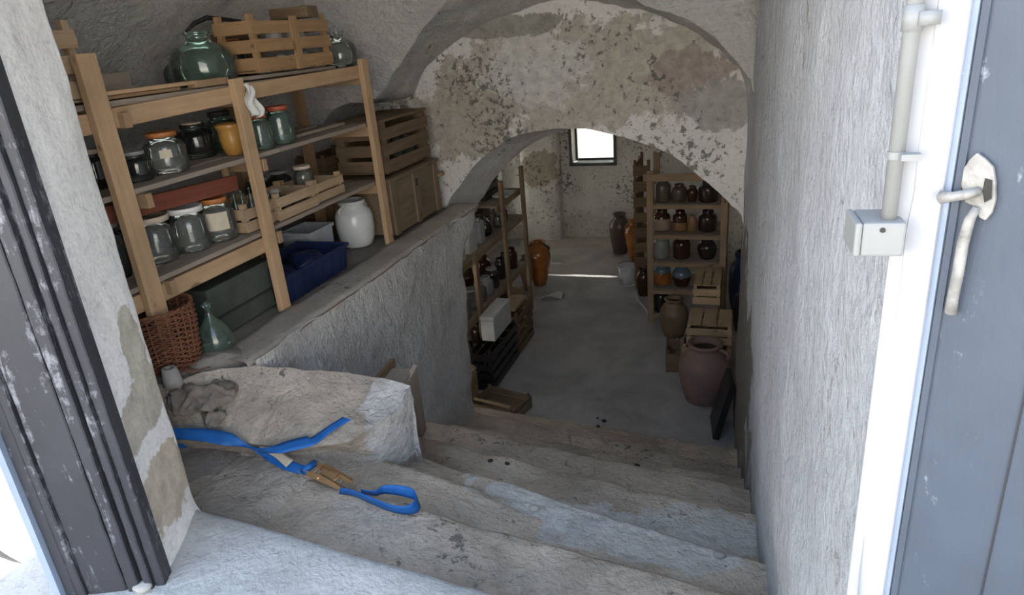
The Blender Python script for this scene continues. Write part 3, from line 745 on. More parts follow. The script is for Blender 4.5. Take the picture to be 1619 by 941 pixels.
def facebox(xl, yt, xr, yb, X):
    """a box face on the plane X, from the frame: near vertical side at xl, far side at xr"""
    a = atx(xl, yb, X); b = atx(xr, yt, X); return a, b
crate('slatted_crate', 'big slatted wooden crate full of jars and stones on the top board', (.24, .68, .262), (-2.47, 3.37, z3_+.030), 0, 3, 'crate', sideposts=1)
crate('slatted_crate', 'small pale fruit crate on the top board, half hidden by the door jamb', (.30, .42, .27), (-2.52, 1.84, z3_+.004), 0, 3, 'crate2')
ct = 'white stones in the big crate'
for k, (dx, dy, dz, r, w_) in enumerate(((.03, -.20, .03, .038, 'largest, at the near end'), (.03, .01, .03, .038, 'low in the middle'), (.04, .11, .03, .034, 'just right of the middle'), (.03, .225, .03, .040, 'at the far end'), (.02, -.02, .15, .044, 'behind the upper gap, near'), (.02, .19, .15, .048, 'behind the upper gap, far'))):
    bm = NB(); bmesh.ops.create_icosphere(bm, subdivisions=3, radius=r)
    for v in bm.verts: v.co = Vector((v.co.x*.9, v.co.y*1.2, v.co.z*.8)); v.co += nz(v.co, 8, .006)
    o = link('white_stone', bm, 'cloth', None, True); o.location = (-2.47+dx*.6, 3.36+dy*.95, z3_+.03+dz+.02); tag(o, 'pale rounded lump in the big slatted crate, '+w_, 'stone', ct)
bm = NB(); box(bm, (0, 0, .03), (.25, .11, .06)); o = link('wooden_block', bm, 'darkwood', None, bevel=.006); o.location = (-2.47, 3.57, z3_+.291); tag(o, 'dark wooden block lying on the rim of the big slatted crate', 'block')
crate('wooden_box', 'low dark brown wooden box behind the slim jar on the top board', (.11, .20, .24), (-2.805, 3.42, z3_+.004), 0, 2, 'darkwood', solid=True, cat='box')
bm = NB(); tube(bm, [(-2.80, 3.08, z3_+.262), (-2.79, 3.14, z3_+.30), (-2.77, 3.22, z3_+.325), (-2.74, 3.31, z3_+.315), (-2.70, 3.40, z3_+.30)], [.008, .012, .013, .011, .009]); o = link('bent_branch', bm, 'iron', None, True); tag(o, 'dark bent stick lying across the brown box behind the crate', 'stick')
# loose planks on the top board
for (x0_, y0_, x1_, y1_, w, hh, dz, m_, nm, lb) in (
    (-2.36, 2.07, -2.38, 2.62, .05, .016, .028, 'pine', 'wooden_batten', 'thin pale batten lying along the front of the top board'),
    (-2.44, 2.05, -2.44, 2.50, .13, .014, .010, 'pine2', 'wooden_plank', 'short wide plank flat on the top board by the nearest post'),
    (-2.66, 2.12, -2.66, 2.50, .04, .09, .052, 'board', 'wooden_plank', 'grey plank standing on edge behind the thin batten'),
    (-2.365, 2.56, -2.37, 2.78, .05, .03, .020, 'pine2', 'wooden_plank', 'knotty plank end lying in front of the demijohn'),
    (-2.42, 2.95, -2.42, 3.75, .10, .018, .014, 'board', 'wooden_plank', 'long weathered slat under the big slatted crate front')):
    bm = NB(); bar(bm, (x0_, y0_, 0), (x1_, y1_, 0), w, hh); o = link(nm, bm, m_, None, bevel=.002); o.location = (0, 0, z3_+dz); tag(o, lb, 'plank')
# white cloth hung on the middle post
bm = NB()
def clo(u, v):
    w = lerp(.024, .042, min(1, v*1.8)) * (1 if v < .75 else lerp(1, .7, (v-.75)*4))
    return (-2.262 + .014*math.sin(u*11+v*4) + .012*math.sin(v*9), 2.795 + (u-.5)*2*w + .022*v, lerp(1.425, 1.275, v) + .008*math.sin(u*7))
grid(bm, clo, 22, 26, .003, 14); o = link('white_rag', bm, 'cloth', None, True); sm = o.modifiers.new('thick', 'SOLIDIFY'); sm.thickness = .004; tag(o, 'small white rag hanging from the middle post of the shelf', 'cloth')
# lowest board: fruit crates
crate('fruit_crate', 'pale fruit crate half hidden behind the middle post, green bottles inside', (.27, .22, .125), (-2.50, 2.815, z1_+.002), 0, 2, 'crate2')
crate('fruit_crate', 'pale fruit crate with white-capped glasses, next after the middle post', (.27, .36, .125), (-2.475, 3.115, z1_+.002), .0, 2, 'crate2')
crate('fruit_crate', 'pale fruit crate holding one clear jar, farthest on the lowest board', (.27, .30, .115), (-2.49, 3.455, z1_+.002), 0, 2, 'crate2')
def small(kind, name, lb, cat, loc, r, h, mat, lid=None, group=None, lay=None, n=20, lidr=None):
    t = thing(name, lb, cat, loc, random.random()*6, group)
    if lay is not None: t.rotation_euler = (math.pi/2, 0, lay)
    link('body', body(kind, r, h, n), mat, t, True)
    if lid: link('lid', lid_bm((lidr or .74)*r, h+.004, .018, 20), lid, t, True)
    return t
small('tall', 'glass_jar', 'clear jar with a thin tan lid standing in the farthest fruit crate', 'jar', (-2.51, 3.43, z1_+.016), .062, .185, 'glass', 'beigelid', SH, lidr=.8)
gl = 'preserving glasses lying in the middle fruit crate'
for (x, y, zz, w_) in ((-2.41, 3.01, .03, 'front row, nearest'), (-2.42, 3.11, .035, 'front row, middle'), (-2.41, 3.21, .03, 'front row, farthest'), (-2.52, 3.06, .05, 'taller, back row near'), (-2.53, 3.17, .06, 'taller, back row far')):
    small('tall', 'drinking_glass', 'small white-capped glass in the middle fruit crate, '+w_, 'glass', (x, y, z1_+.016), .036, .10 if x < -2.5 else .07, 'glass', 'whitelid', gl, lidr=.8)
bg = 'green bottles in the near fruit crate'
for (x, y, w_) in ((-2.43, 2.785, 'nearest'), (-2.50, 2.81, 'in the centre'), (-2.43, 2.848, 'farthest'), (-2.57, 2.795, 'at the back')):
    small('flask', 'glass_bottle', 'green glass bottle in the crate behind the middle post, '+w_, 'bottle', (x, y, z1_+.016), .030, .19, 'green', None, bg)
for (x, y, w_) in ((-2.70, 2.30, 'behind the beige lid'), (-2.70, 2.50, 'behind the labelled jar'), (-2.74, 3.3, 'behind the far fruit crate'), (-2.74, 3.5, 'last before the far post')):
    small('big', 'glass_jar', 'dusty dark jar deep at the back of the lowest board, '+w_, 'jar', (x, y, z1_+.002), .075, .16, 'darkglass', 'greylid', 'back row jars on the lowest board')
# middle board, far part
for (y0_, y1_, x_, dz, lb) in ((3.2, 3.75, -2.62, .012, 'grey plank lying flat at the back of the middle board'), (3.3, 3.85, -2.48, .012, 'thin grey plank nearer the front of the middle board')):
    bm = NB(); box(bm, (0, 0, 0), (.09, y1_-y0_, .018)); o = link('wooden_plank', bm, 'board', None, bevel=.002); o.location = (x_, (y0_+y1_)/2, z2_+dz); tag(o, lb, 'plank')

# ------------------------------------------------------------------ chests beyond the shelf
crate('slatted_crate', 'brown slatted wooden crate with glassware, on top of the closed chest', (.38, .70, .325), (-2.51, 4.45, .718), 0, 3, 'darkwood', lidded=True, post=.06)
t = thing('wooden_chest', 'closed old wooden chest with panelled front at the far end of the bench', 'chest', (-2.55, 4.47, BZ+.01))
bm = NB(); box(bm, (0, 0, .19), (.46, .76, .37)); link('body', bm, 'chest', t, bevel=.004)
for y in (-.35, 0, .35):
    bm = NB(); box(bm, (.236, y, .19), (.016, .07, .37)); link('batten', bm, 'chest', t, bevel=.002)
bm = NB(); box(bm, (0, 0, .39), (.50, .80, .028)); link('lid', bm, 'chest', t, bevel=.004)
bm = NB(); tube(bm, [(.25, .375, .27), (.25, .46, .27)], .017); link('handle', bm, 'pine2', t, True)
bm = NB(); box(bm, (.245, 0, .30), (.012, .03, .05)); link('clasp', bm, 'iron', t, bevel=.002)
for (y, lb) in ((4.25, 'dusty glass jar standing inside the brown slatted crate, near one'), (4.45, 'dusty glass jar standing inside the brown slatted crate, middle one'), (4.63, 'dusty glass jar standing inside the brown slatted crate, far one')):
    small('tall', 'glass_jar', lb, 'jar', (-2.42, y, .734), .055, .18, 'glass')
crate('wooden_box', 'old dark box standing behind the last shelf post, lower of two', (.26, .50, .34), (-2.945, 4.38, BZ), 0, 3, 'darkwood', solid=True, cat='box')
crate('wooden_box', 'old dark box behind the last shelf post, stacked on another box', (.25, .50, .19), (-2.945, 4.38, BZ+.366), 0, 2, 'darkwood', solid=True, cat='box')

# ------------------------------------------------------------------ on the bench floor
jar('ceramic_jar', 'white glazed ceramic jar with a small side handle under the shelf', 'jar', (538, 316, 598, 393), BZ, 'keg', 'whiteglaze', None, None, handles=2, rz=1.2)
def tub(name, lb, cat, c, size, mat, rz=0, rim=.012, taper=.94, ribs=0, holes=False, parts=()):
    sx, sy, sz = size; t = thing(name, lb, cat, c, rz)
    bm = NB(); q = .006
    def ring(k, z, inset=0): return [bm.verts.new((a*(sx/2*k-inset), b*(sy/2*k-inset), z)) for a, b in ((-1, -1), (1, -1), (1, 1), (-1, 1))]
    rs = [ring(taper, 0), ring(1, sz), ring(1, sz, q), ring(taper, q, q)]
    for a, b in zip(rs, rs[1:]):
        for i in range(4): bm.faces.new((a[i], a[(i+1) % 4], b[(i+1) % 4], b[i]))
    bm.faces.new(rs[0]); bm.faces.new(rs[-1]); link('body', bm, mat, t, bevel=.004)
    bm = NB()
    for s in (-1, 1):
        box(bm, (0, s*(sy/2+.002), sz-.008), (sx+.02, .014, .022)); box(bm, (s*(sx/2+.002), 0, sz-.008), (.014, sy+.01, .022))
    link('rim', bm, mat, t, bevel=.003)
    if ribs:
        for k in range(ribs):
            f = (k+.5)/ribs - .5
            for s in (-1, 1):
                bm = NB(); box(bm, (s*(sx/2*.975+.004), f*sy*.94, sz*.46), (.008, .012, sz*.86)); link('rib', bm, mat, t)
    return t
tub('plastic_box', 'pale blue-grey plastic box behind the white ceramic jar', 'box', (-2.73, 3.66, BZ), (.22, .26, .19), 'paleplastic')
tub('plastic_crate', 'dark blue plastic bottle crate on the bench under the shelf', 'crate', (-2.50, 3.16, BZ), (.36, .62, .155), 'blueplastic', ribs=6)
for (x, y, lb) in ((-2.5, 3.0, 'dark blue bag of bottles lying in the near end of the blue crate'), (-2.5, 3.28, 'dark blue bag of bottles lying in the far end of the blue crate')):
    bm = NB(); bmesh.ops.create_icosphere(bm, subdivisions=4, radius=.125)
    for v in bm.verts: v.co = Vector((v.co.x*.9, v.co.y*.95, max(-.05, v.co.z*.55))); v.co += nz(v.co, 12, .012)
    o = link('plastic_bag', bm, 'blueplastic', None, True); o.location = (x, y, BZ+.085); tag(o, lb, 'bag')
t = thing('metal_box', 'old grey-green painted box on the bench under the lowest board', 'box', (-2.57, 2.60, BZ))
bm = NB(); box(bm, (0, 0, .12), (.34, .46, .24)); link('body', bm, 'boxgreen', t, bevel=.006)
bm = NB(); box(bm, (0, 0, .247), (.35, .47, .016)); box(bm, (.172, 0, .228), (.01, .47, .03)); link('lid', bm, 'boxgreen', t, bevel=.003)
bm = NB(); box(bm, (.173, 0, .10), (.006, .47, .012)); link('seam', bm, 'iron', t)
# wicker basket
def basket():
    c, r, h = Vector((-2.365, 2.035, 0)), .150, .255
    t = thing('wicker_basket', 'round brown wicker basket standing at the near end of the bench', 'basket', (c.x, c.y, BZ+.052))
    def rad(z): return lerp(.86, 1.0, min(1, z/h*1.3))*r
    ns = 26
    bm = NB()
    for k in range(ns):
        a = 2*math.pi*k/ns; tube(bm, [((rad(z))*math.cos(a), (rad(z))*math.sin(a), z) for z in (0, h*.25, h*.5, h*.75, h)], .0055, 6)
    link('stakes', bm, 'wicker', t, True)
    bm = NB(); nr = 23
    for j in range(nr):
        z = h*(j+.5)/nr; pts = []
        for k in range(ns*4+1):
            a = 2*math.pi*k/(ns*4); w = .0085*math.cos(a*ns/2*1.0 + math.pi*(j % 2)); rr = rad(z) + w + .003*noise.noise(Vector((a*3, j, 0)))
            pts.append((rr*math.cos(a), rr*math.sin(a), z + .004*noise.noise(Vector((a*2, j*.7, 3)))))
        tube(bm, pts, .0044, 5)
    link('weave', bm, 'wicker', t, True)
    bm = NB()
    for s in (0, 1):
        pts = [((rad(h)+.004*math.cos(k*.9+s*3))*math.cos(2*math.pi*k/72), (rad(h)+.004*math.cos(k*.9+s*3))*math.sin(2*math.pi*k/72), h+.004+.005*math.sin(k*.9+s*3)) for k in range(73)]
        tube(bm, pts, .007, 6)
    link('rim', bm, 'wicker', t, True)
    bm = NB(); lathe(bm, [(0, .006), (rad(0)-.006, .006), (rad(0)-.006, .012), (0, .012)], 26); link('base', bm, 'wicker', t, True)
    return t
basket()
jar('glass_demijohn', 'round green glass flask with a narrow neck beside the wicker basket', 'bottle', (320, 481, 376, 567), BZ, 'flask', 'green')
c = atz(273, 603, .315)
t = thing('cement_pot', 'small grey cement pot with a hole, in front of the wicker basket', 'pot', (c.x, c.y, .300))
bm = NB(); lathe(bm, [(0, 0), (.040, 0), (.036, .03), (.030, .075), (.026, .078), (.012, .077), (.010, .03), (0, .03)], 24)
for v in bm.verts: v.co += nz(v.co, 14, .002)
link('body', bm, 'zinc', t, True)
p0, p1, p2, p3_ = atz(285, 580, .325), atz(297, 585, .325), atz(312, 587, .315), atz(328, 582, .31)
bm = NB()
def rs_(u, v):
    pts = [p0, p1, p2, p3_]; k = u*3; a = int(min(k, 2)); q = pts[a].lerp(pts[a+1], k-a)
    d = Vector((.3, 1, 0)).normalized(); return q + d*(v-.5)*.035 + Vector((0, 0, .006*math.sin(v*3)))
grid(bm, rs_, 20, 4, .002, 20); o = link('rusty_strap', bm, 'rust', None, True); o.modifiers.new('thick', 'SOLIDIFY').thickness = .004; tag(o, 'short curved piece of rusty iron strap behind the cement pot', 'strap')
# sack heap beside the jamb
def heap(name, lb, cat, c, s, mat, rot=0, f=9, a=.02, sub=4):
    bm = NB(); bmesh.ops.create_icosphere(bm, subdivisions=sub, radius=1)
    for v in bm.verts:
        p = Vector((v.co.x*s[0], v.co.y*s[1], v.co.z*s[2])); p += nz(p, f, a)
        p.z = max(p.z, -s[2]*.45); v.co = p
    o = link(name, bm, mat, None, True); o.location = (c[0], c[1], c[2] + s[2]*.45); o.rotation_euler = (0, 0, rot); return tag(o, lb, cat)
g = atz(312, 640, .20); heap('folded_sack', 'crumpled grey sackcloth lying on the landing beside the jamb', 'sack', (g.x-.03, g.y+.07, .175), (.14, .12, .055), 'sack', .5, 13, .028, 5)
g = atz(322, 674, .10); heap('folded_sack', 'small rumpled grey rag at the edge of the sack heap', 'sack', (g.x+.03, g.y+.05, .105), (.04, .06, .03), 'sack', .3, 16, .020, 5)
g = atz(286, 660, .15); heap('cloth_bag', 'faded orange bag tucked between the jamb and the grey sackcloth', 'bag', (g.x-.135, g.y-.06, .13), (.075, .06, .07), 'orangebag', .3, 7, .010)

# ------------------------------------------------------------------ ratchet strap
def ribbon(name, A, B, mat, parent, n=60, th=.0022):
    a, b = poly([atz(*p) for p in A], n), poly([atz(*p) for p in B], n); bm = NB()
    grid(bm, lambda u, v: a[int(round(u*n))].lerp(b[int(round(u*n))], v), n, 3)
    o = link(name, bm, mat, parent, True); sd = o.modifiers.new('thick', 'SOLIDIFY'); sd.thickness = th; sd.offset = 0; return o
rt = thing('ratchet_strap', 'blue ratchet strap with a bronze ratchet lying across the landing and step', 'strap')
ribbon('webbing', [(240, 676, .13), (278, 677, .125), (323, 678, .11), (362, 684, .085), (378, 693, .06), (392, 703, .03), (404, 708, .0), (440, 719, -.03), (467, 731, -.045), (487, 738, -.055)],
       [(240, 694, .09), (284, 695, .085), (319, 698, .075), (351, 704, .06), (378, 706, .03), (394, 709, .005), (406, 714, -.02), (420, 727, -.045), (449, 743, -.06), (477, 750, -.075)], 'strap', rt)
ribbon('strap_tail', [(400, 710, .012), (426, 707, .035), (455, 697, .045), (485, 690, .05), (492, 692, .045), (525, 670, .065), (556, 651, .075)],
       [(412, 716, -.02), (441, 717, .025), (465, 712, .03), (487, 707, .035), (503, 700, .04), (530, 679, .055), (568, 657, .065)], 'strap', rt)
ribbon('webbing', [(388, 704, .012), (420, 711, -.01), (450, 722, -.04)], [(396, 708, 0.01), (412, 720, -.03), (440, 733, -.05)], 'strap', rt, 20)
ribbon('paper_label', [(410, 705.5, .005), (437, 711, -.01), (464, 727.5, -.03)], [(413, 712, -.01), (433, 722, -.025), (452, 739, -.045)], 'label', rt, 20)
ribbon('webbing', [(245, 705, 0.0), (275, 703, 0.0), (298, 700, .0), (310, 698, .0)], [(245, 722, -.05), (275, 719, -.05), (298, 712, -.05), (312, 703, -.03)], 'strap', rt, 20)
ribbon('loop', [(538, 771, -.062), (560, 776, -.062), (588, 787, -.062), (620, 799, -.062), (642, 800, -.062), (655, 792, -.062), (657, 780, -.062), (648, 771, -.062), (626, 767, -.062), (606, 768, -.062), (592, 776, -.062), (570, 774, -.07)],
       [(536, 781, -.108), (560, 785, -.108), (588, 797, -.108), (615, 808, -.108), (640, 813.5, -.108), (660, 810, -.108), (664, 798, -.108), (654, 790, -.104), (628, 783, -.104), (606, 781, -.104), (594, 784, -.104), (572, 781, -.108)], 'strap', rt, 90)
r0, r1 = atz(474, 746, -.07), atz(545, 777, -.095)
d = (r1-r0).normalized(); sd = d.cross(Vector((0, 0, 1))).normalized(); up = sd.cross(d)
RR = Matrix((d, sd, up)).transposed(); LL = (r1-r0).length
def plate(off, t0, t1, hh=.026):
    bm = NB(); n = 12; pts = []
    for k in range(n+1):
        s = k/n; pts.append((lerp(t0, t1, s)*LL, hh*(.35 + .65*math.sin(math.pi*min(1, s*1.05)))))
    for s_ in (-.0012, .0012):
        top = [bm.verts.new(r0 + RR @ Vector((x, off+s_, z+.004))) for x, z in pts]; bot = [bm.verts.new(r0 + RR @ Vector((x, off+s_, -.006+.004*abs(i/n-.5)))) for i, (x, z) in enumerate(pts)]
        for i in range(n): bm.faces.new((top[i], top[i+1], bot[i+1], bot[i]))
    return link('side_plate', bm, 'bronze', rt)
wd = .062
for off in (.0, -wd): plate(off, .0, 1.0 if off == 0 else .95)
for off in (-.008, -wd+.008): plate(off, .25, .98, .020)
bm = NB(); tube(bm, [r0 + RR @ Vector((.10*LL, .004, .012)), r0 + RR @ Vector((.10*LL, -wd-.004, .012))], .015, 16); link('rolled_webbing', bm, 'strap', rt, True)
bm = NB(); tube(bm, [r0 + RR @ Vector((.42*LL, .008, .008)), r0 + RR @ Vector((.42*LL, -wd-.008, .008))], .008, 12); link('spindle', bm, 'bronze', rt, True)
bm = NB(); tube(bm, [r0 + RR @ Vector((.30*LL, 0, .020)), r0 + RR @ Vector((.30*LL, -wd, .020))], .004, 8); tube(bm, [r0 + RR @ Vector((.72*LL, 0, .014)), r0 + RR @ Vector((.72*LL, -wd, .014))], .005, 8); link('crossbar', bm, 'bronze', rt, True)
bm = NB(); box(bm, r0 + RR @ Vector((.55*LL, -wd/2, .020)), (.3*LL, wd*.45, .003), RR); link('release_plate', bm, 'bronze', rt)
for off in (-.004, -wd+.004):
    bm = NB()
    for k in range(12):
        a = k/12*2*math.pi; box(bm, r0 + RR @ Vector((.42*LL + .013*math.cos(a), off, .010+.013*math.sin(a))), (.007, .003, .007), RR @ Matrix.Rotation(-a, 3, 'Y'))
    tube(bm, [r0 + RR @ Vector((.42*LL, off-.001, .010)), r0 + RR @ Vector((.42*LL, off+.001, .010))], .0135, 14); link('ratchet_wheel', bm, 'bronze', rt)

# plank frame leaning between landing and parapet
t = thing('leaning_board', 'pale wooden board wedged upright between the landing and the parapet', 'plank', (0, 0, 0))
tb0, tb1, tb2, tb3 = atz(606, 605, .05), atz(623, 583, .05), atz(652, 588, .05), atz(640, 607, .05)
bm = NB(); q0, q1 = (tb0+tb3)/2, (tb1+tb2)/2; bar(bm, q0 - Vector((0, .04, 0)), q1, (tb3-tb0).length, .02, (0, 0, 1)); link('top_board', bm, 'board', t, bevel=.003)
bm = NB(); bar(bm, atz(597, 603, .07), atz(622, 573, .07), .022, .05, (0, 0, 1)); link('batten', bm, 'darkwood', t, bevel=.003)
e0, e1 = atz(655, 590, .045), atz(670, 690, -.6)
bm = NB(); bar(bm, e0 + Vector((-.01, -.05, 0)), e1 + Vector((-.01, -.05, 0)), .022, .16, (0, 1, .0)); link('side_board', bm, 'board', t, bevel=.003)

# ------------------------------------------------------------------ cellar, left shelf
CX_ = -2.46
def free_shelf(name, lb, FXr, depth, posts, boards, mat, base):
    t = thing(name, lb, 'shelf', base)
    return t
s2 = thing('wooden_shelf', 'pine shelf crowded with jars along the left wall of the lower cellar', 'shelf', (CX_, 6.4, FZ))
for (y, top) in ((5.72, -.365), (6.60, .13), (7.30, .15)):
    part_box(s2, 'post', (CX_+.02, y, (top+FZ)/2), (.035, .075, top-FZ), 'cellpine')
    part_box(s2, 'post', (CX_-.62, y, (.1+FZ)/2), (.035, .06, .1-FZ), 'cellpine')
for (y0, y1, z) in ((5.15, 7.34, -.42), (5.15, 7.34, -1.0), (5.15, 7.34, -1.43), (6.5, 7.34, -.11)):
    for k in range(3):
        part_box(s2, 'shelf_board', (CX_-.10-.2*k, (y0+y1)/2, z-.012), (.19, y1-y0, .024), 'board', .002)
    part_box(s2, 'rail', (CX_-.012, (y0+y1)/2, z-.035), (.022, y1-y0, .05), 'cellpine')
def cj(kind, name, lb, cat, x, y, z, r, h, mat, lid=None, group=None, handles=0, lidr=None, rz=None, hmat=None):
    z = z + (.002 if z > FZ+.01 else 0)
    t = thing(name, lb, cat, (x, y, z), random.random()*6 if rz is None else rz, group)
    link('body', body(kind, r, h, 24), mat, t, True)
    if lid: link('lid', lid_bm((lidr or .74)*r, h+.004, .02, 20), lid, t, True)
    for k in range(handles):
        a = math.pi*2*k/handles; q = []
        for i in range(9):
            s = i/8; rad = lerp(.5*r, .86*r, s) + .2*r*math.sin(math.pi*s); q.append((rad*math.cos(a), rad*math.sin(a), lerp(.93, .78, s)*h))
        bm = NB(); tube(bm, q, max(.008, .07*r), 8); link('handle', bm, hmat or mat, t, True)
    return t
def canister(lb, x, y, z, s, mat='whiteplastic', group=None, rz=0):
    t = thing('plastic_canister', lb, 'canister', (x, y, z+.002), rz, group)
    bm = NB(); box(bm, (0, 0, s[2]*.42), (s[0], s[1], s[2]*.84)); link('body', bm, mat, t, bevel=.018)
    bm = NB(); tube(bm, [(s[0]*.22, -s[1]*.2, s[2]*.84), (s[0]*.22, -s[1]*.2, s[2]*.97)], .022, 14); link('cap', bm, mat, t, True)
    bm = NB(); tube(bm, [(-s[0]*.3, s[1]*.3, s[2]*.83), (-s[0]*.3, s[1]*.25, s[2]*.97), (-s[0]*.1, -s[1]*.05, s[2]*.98), (0, -s[1]*.1, s[2]*.83)], .009, 8); link('handle', bm, mat, t, True)
    return t
canister('white plastic canister on the upper board, nearest the parapet', CX_-.12, 5.60, -.42, (.15, .15, .24))
canister('white plastic canister on the upper board, second from the parapet', CX_-.12, 5.90, -.42, (.14, .19, .26))
canister('slimmer pale canister on the upper board before the middle post', CX_-.13, 6.22, -.42, (.11, .14, .27), 'paleplastic')
B1_ = 'bottles on the upper board of the left cellar shelf'
for k, (x, y, r, h, m_, lb) in enumerate(((CX_-.15, 6.48, .07, .26, 'darkglass', 'dark glass jug just before the middle post on the upper board'), (CX_-.12, 6.80, .055, .24, 'glass', 'clear bottle right behind the middle post on the upper board'), (CX_-.12, 6.95, .05, .26, 'glass', 'clear bottle between the two far posts on the upper board'), (CX_-.16, 7.10, .05, .22, 'glass', 'clear bottle next to the last post on the upper board'))):
    cj('flask', 'glass_bottle', lb, 'bottle', x, y, -.42, r, h, m_, None, B1_)
crate('wooden_crate', 'dark crate on the short topmost board of the left cellar shelf', (.30, .44, .24), (CX_-.34, 6.90, -.107), 0, 3, 'blackplastic')
t = tub('plastic_tray', 'shallow white tray sticking out of the upper board', 'tray', (CX_-.08, 7.10, -.415), (.16, .26, .03), 'whiteplastic')
t.location.z = -.105; t.location.y = 6.95
crate('wooden_crate', 'dark crate stored deep at the back of the upper board', (.26, .5, .30), (CX_-.40, 5.9, -.418), 0, 3, 'darkwood')
crate('wooden_crate', 'second dark crate at the back of the upper board, farther in', (.26, .45, .26), (CX_-.40, 6.75, -.418), 0, 3, 'darkwood')
G1 = 'jars on the middle board of the left cellar shelf'
for k, (y, r, h, m_, ld, lb) in enumerate(((5.36, .085, .20, 'darkglass', 'greylid', 'dark glass jar at the near end of the middle board'), (5.60, .09, .20, 'glass', None, 'clear jar before the first post on the middle board'), (5.86, .09, .21, 'glass', 'greylid', 'clear jar with a grey lid just past the first post'), (6.06, .085, .19, 'glass', None, 'open clear jar, middle of the bay between the posts'), (6.26, .085, .20, 'greyglaze', None, 'grey glazed jar in the bay between the posts'), (6.46, .08, .22, 'darkglass', 'greylid', 'dark jar with grey lid right before the middle post'), (6.74, .06, .24, 'blackglaze', None, 'tall black jar right after the middle post'), (6.90, .06, .25, 'blackglaze', None, 'tall black jar, second after the middle post'), (7.10, .08, .24, 'brownglaze', None, 'brown glazed jar near the last post'))):
    cj('big' if h < .22 else 'tall', 'storage_jar', lb+' of the left cellar shelf', 'jar', CX_-.12, y, -1.0, r, h, m_, ld, G1)
for k, (y, m_, lb) in enumerate(((5.7, 'brownglaze', 'brown jar in the back row of the middle board, nearest'), (6.0, 'blackglaze', 'black jar in the back row of the middle board'), (6.35, 'brownglaze', 'brown jar in the back row of the middle board, past the black one'), (6.8, 'brownglaze', 'brown jar in the back row beyond the middle post'))):
    cj('big', 'storage_jar', lb, 'jar', CX_-.36, y, -1.0, .10, .24, m_, None, 'back row jars on the middle board')
G2 = 'jars on the lowest board of the left cellar shelf'
for k, (y, m_, lb) in enumerate(((5.40, 'darkglass', 'dark jar with a pale lid at the near end of the lowest board'), (5.60, 'glass', 'clear dusty jar beside the first post on the lowest board'), (6.0, 'blackglaze', 'black jar alone in the bay between the posts'), (6.28, 'blackglaze', 'black jar near the middle post on the lowest board'))):
    cj('big', 'storage_jar', lb, 'jar', CX_-.14, y, -1.43, .09, .21, m_, 'greylid' if k < 2 else None, G2)
crate('fruit_crate', 'pale fruit crate with odds and ends on the lowest board near the last post', (.24, .46, .16), (CX_-.15, 6.98, -1.428), 0, 2, 'crate2')
cj('bowl', 'brown_bowl', 'brown glazed bowl lying in the pale crate near the last post', 'bowl', CX_-.15, 6.9, -1.41, .09, .12, 'brownglaze')
# things on the cellar floor, left side
crate('plastic_crate', 'black bottle crate on the cellar floor, nearer of two', (.23, .76, .40), (-2.305, 5.66, FZ), 0, 4, 'blackplastic')
t = thing('foam_box', 'closed white foam box standing on the nearer black crate', 'box', (-2.29, 5.74, FZ+.425))
bm = NB(); box(bm, (0, 0, .105), (.135, .49, .21)); link('body', bm, 'whiteplastic', t, bevel=.006)
bm = NB(); box(bm, (0, 0, .232), (.145, .50, .040)); link('lid', bm, 'whiteplastic', t, bevel=.006)
crate('wooden_crate', 'dark open crate on the cellar floor behind the black one', (.22, .50, .44), (-2.30, 6.33, FZ), 0, 4, 'darkwood')
bm = NB(); box(bm, (0, 0, 0), (.16, .40, .03)); o = link('wooden_board', bm, 'crate2', None, bevel=.003); o.location = (-2.31, 6.33, FZ+.485); tag(o, 'light board lying across the farther dark crate', 'board')
crate('wooden_crate', 'narrow pale crate between the parapet end and the black crate', (.26, .16, .34), (-2.42, 5.05, FZ), 0, 2, 'crate2', solid=True)
crate('wooden_crate', 'low broken wooden crate lying at the foot of the stairs', (.46, .34, .13), (-2.02, 4.96, FZ), -.25, 2, 'chest')
bm = NB(); bar(bm, (-2.2, 4.82, FZ+.19), (-1.86, 4.78, FZ+.165), .02, .015); o = link('loose_plank', bm, 'crate2', None); tag(o, 'loose slat lying on the broken crate at the stair foot', 'plank')
def fz(name, lb, cat, bx, kind, mat, handles=0, rz=0, group=None, hmat=None):
    c, r, h = fit(*bx, FZ); return cj(kind, name, lb, cat, c.x, c.y, FZ, r, h, mat, None, group, handles, None, rz, hmat)
fz('amphora', 'tall glossy orange-brown amphora with black handles beyond the left shelf', 'jar', (835, 382, 874, 455), 'amph', 'amberglaze', 2, .2, hmat='blackglaze')
fz('amphora', 'smaller brown amphora half hidden behind the last post of the left shelf', 'jar', (824, 404, 846, 462), 'amph', 'terracotta', 2, .4)
bm = NB()
def pp(u, v): return Vector((-2.42+.26*u, 7.58+.14*v+.1*u, FZ+.012+.03*math.sin(u*3)+.02*math.sin(v*4+u*5)))
grid(bm, pp, 14, 8, .004, 9); o = link('paper_sack', bm, 'cloth', None, True); o.modifiers.new('thick', 'SOLIDIFY').thickness = .004; tag(o, 'flattened white paper sack on the floor by the last post', 'sack')
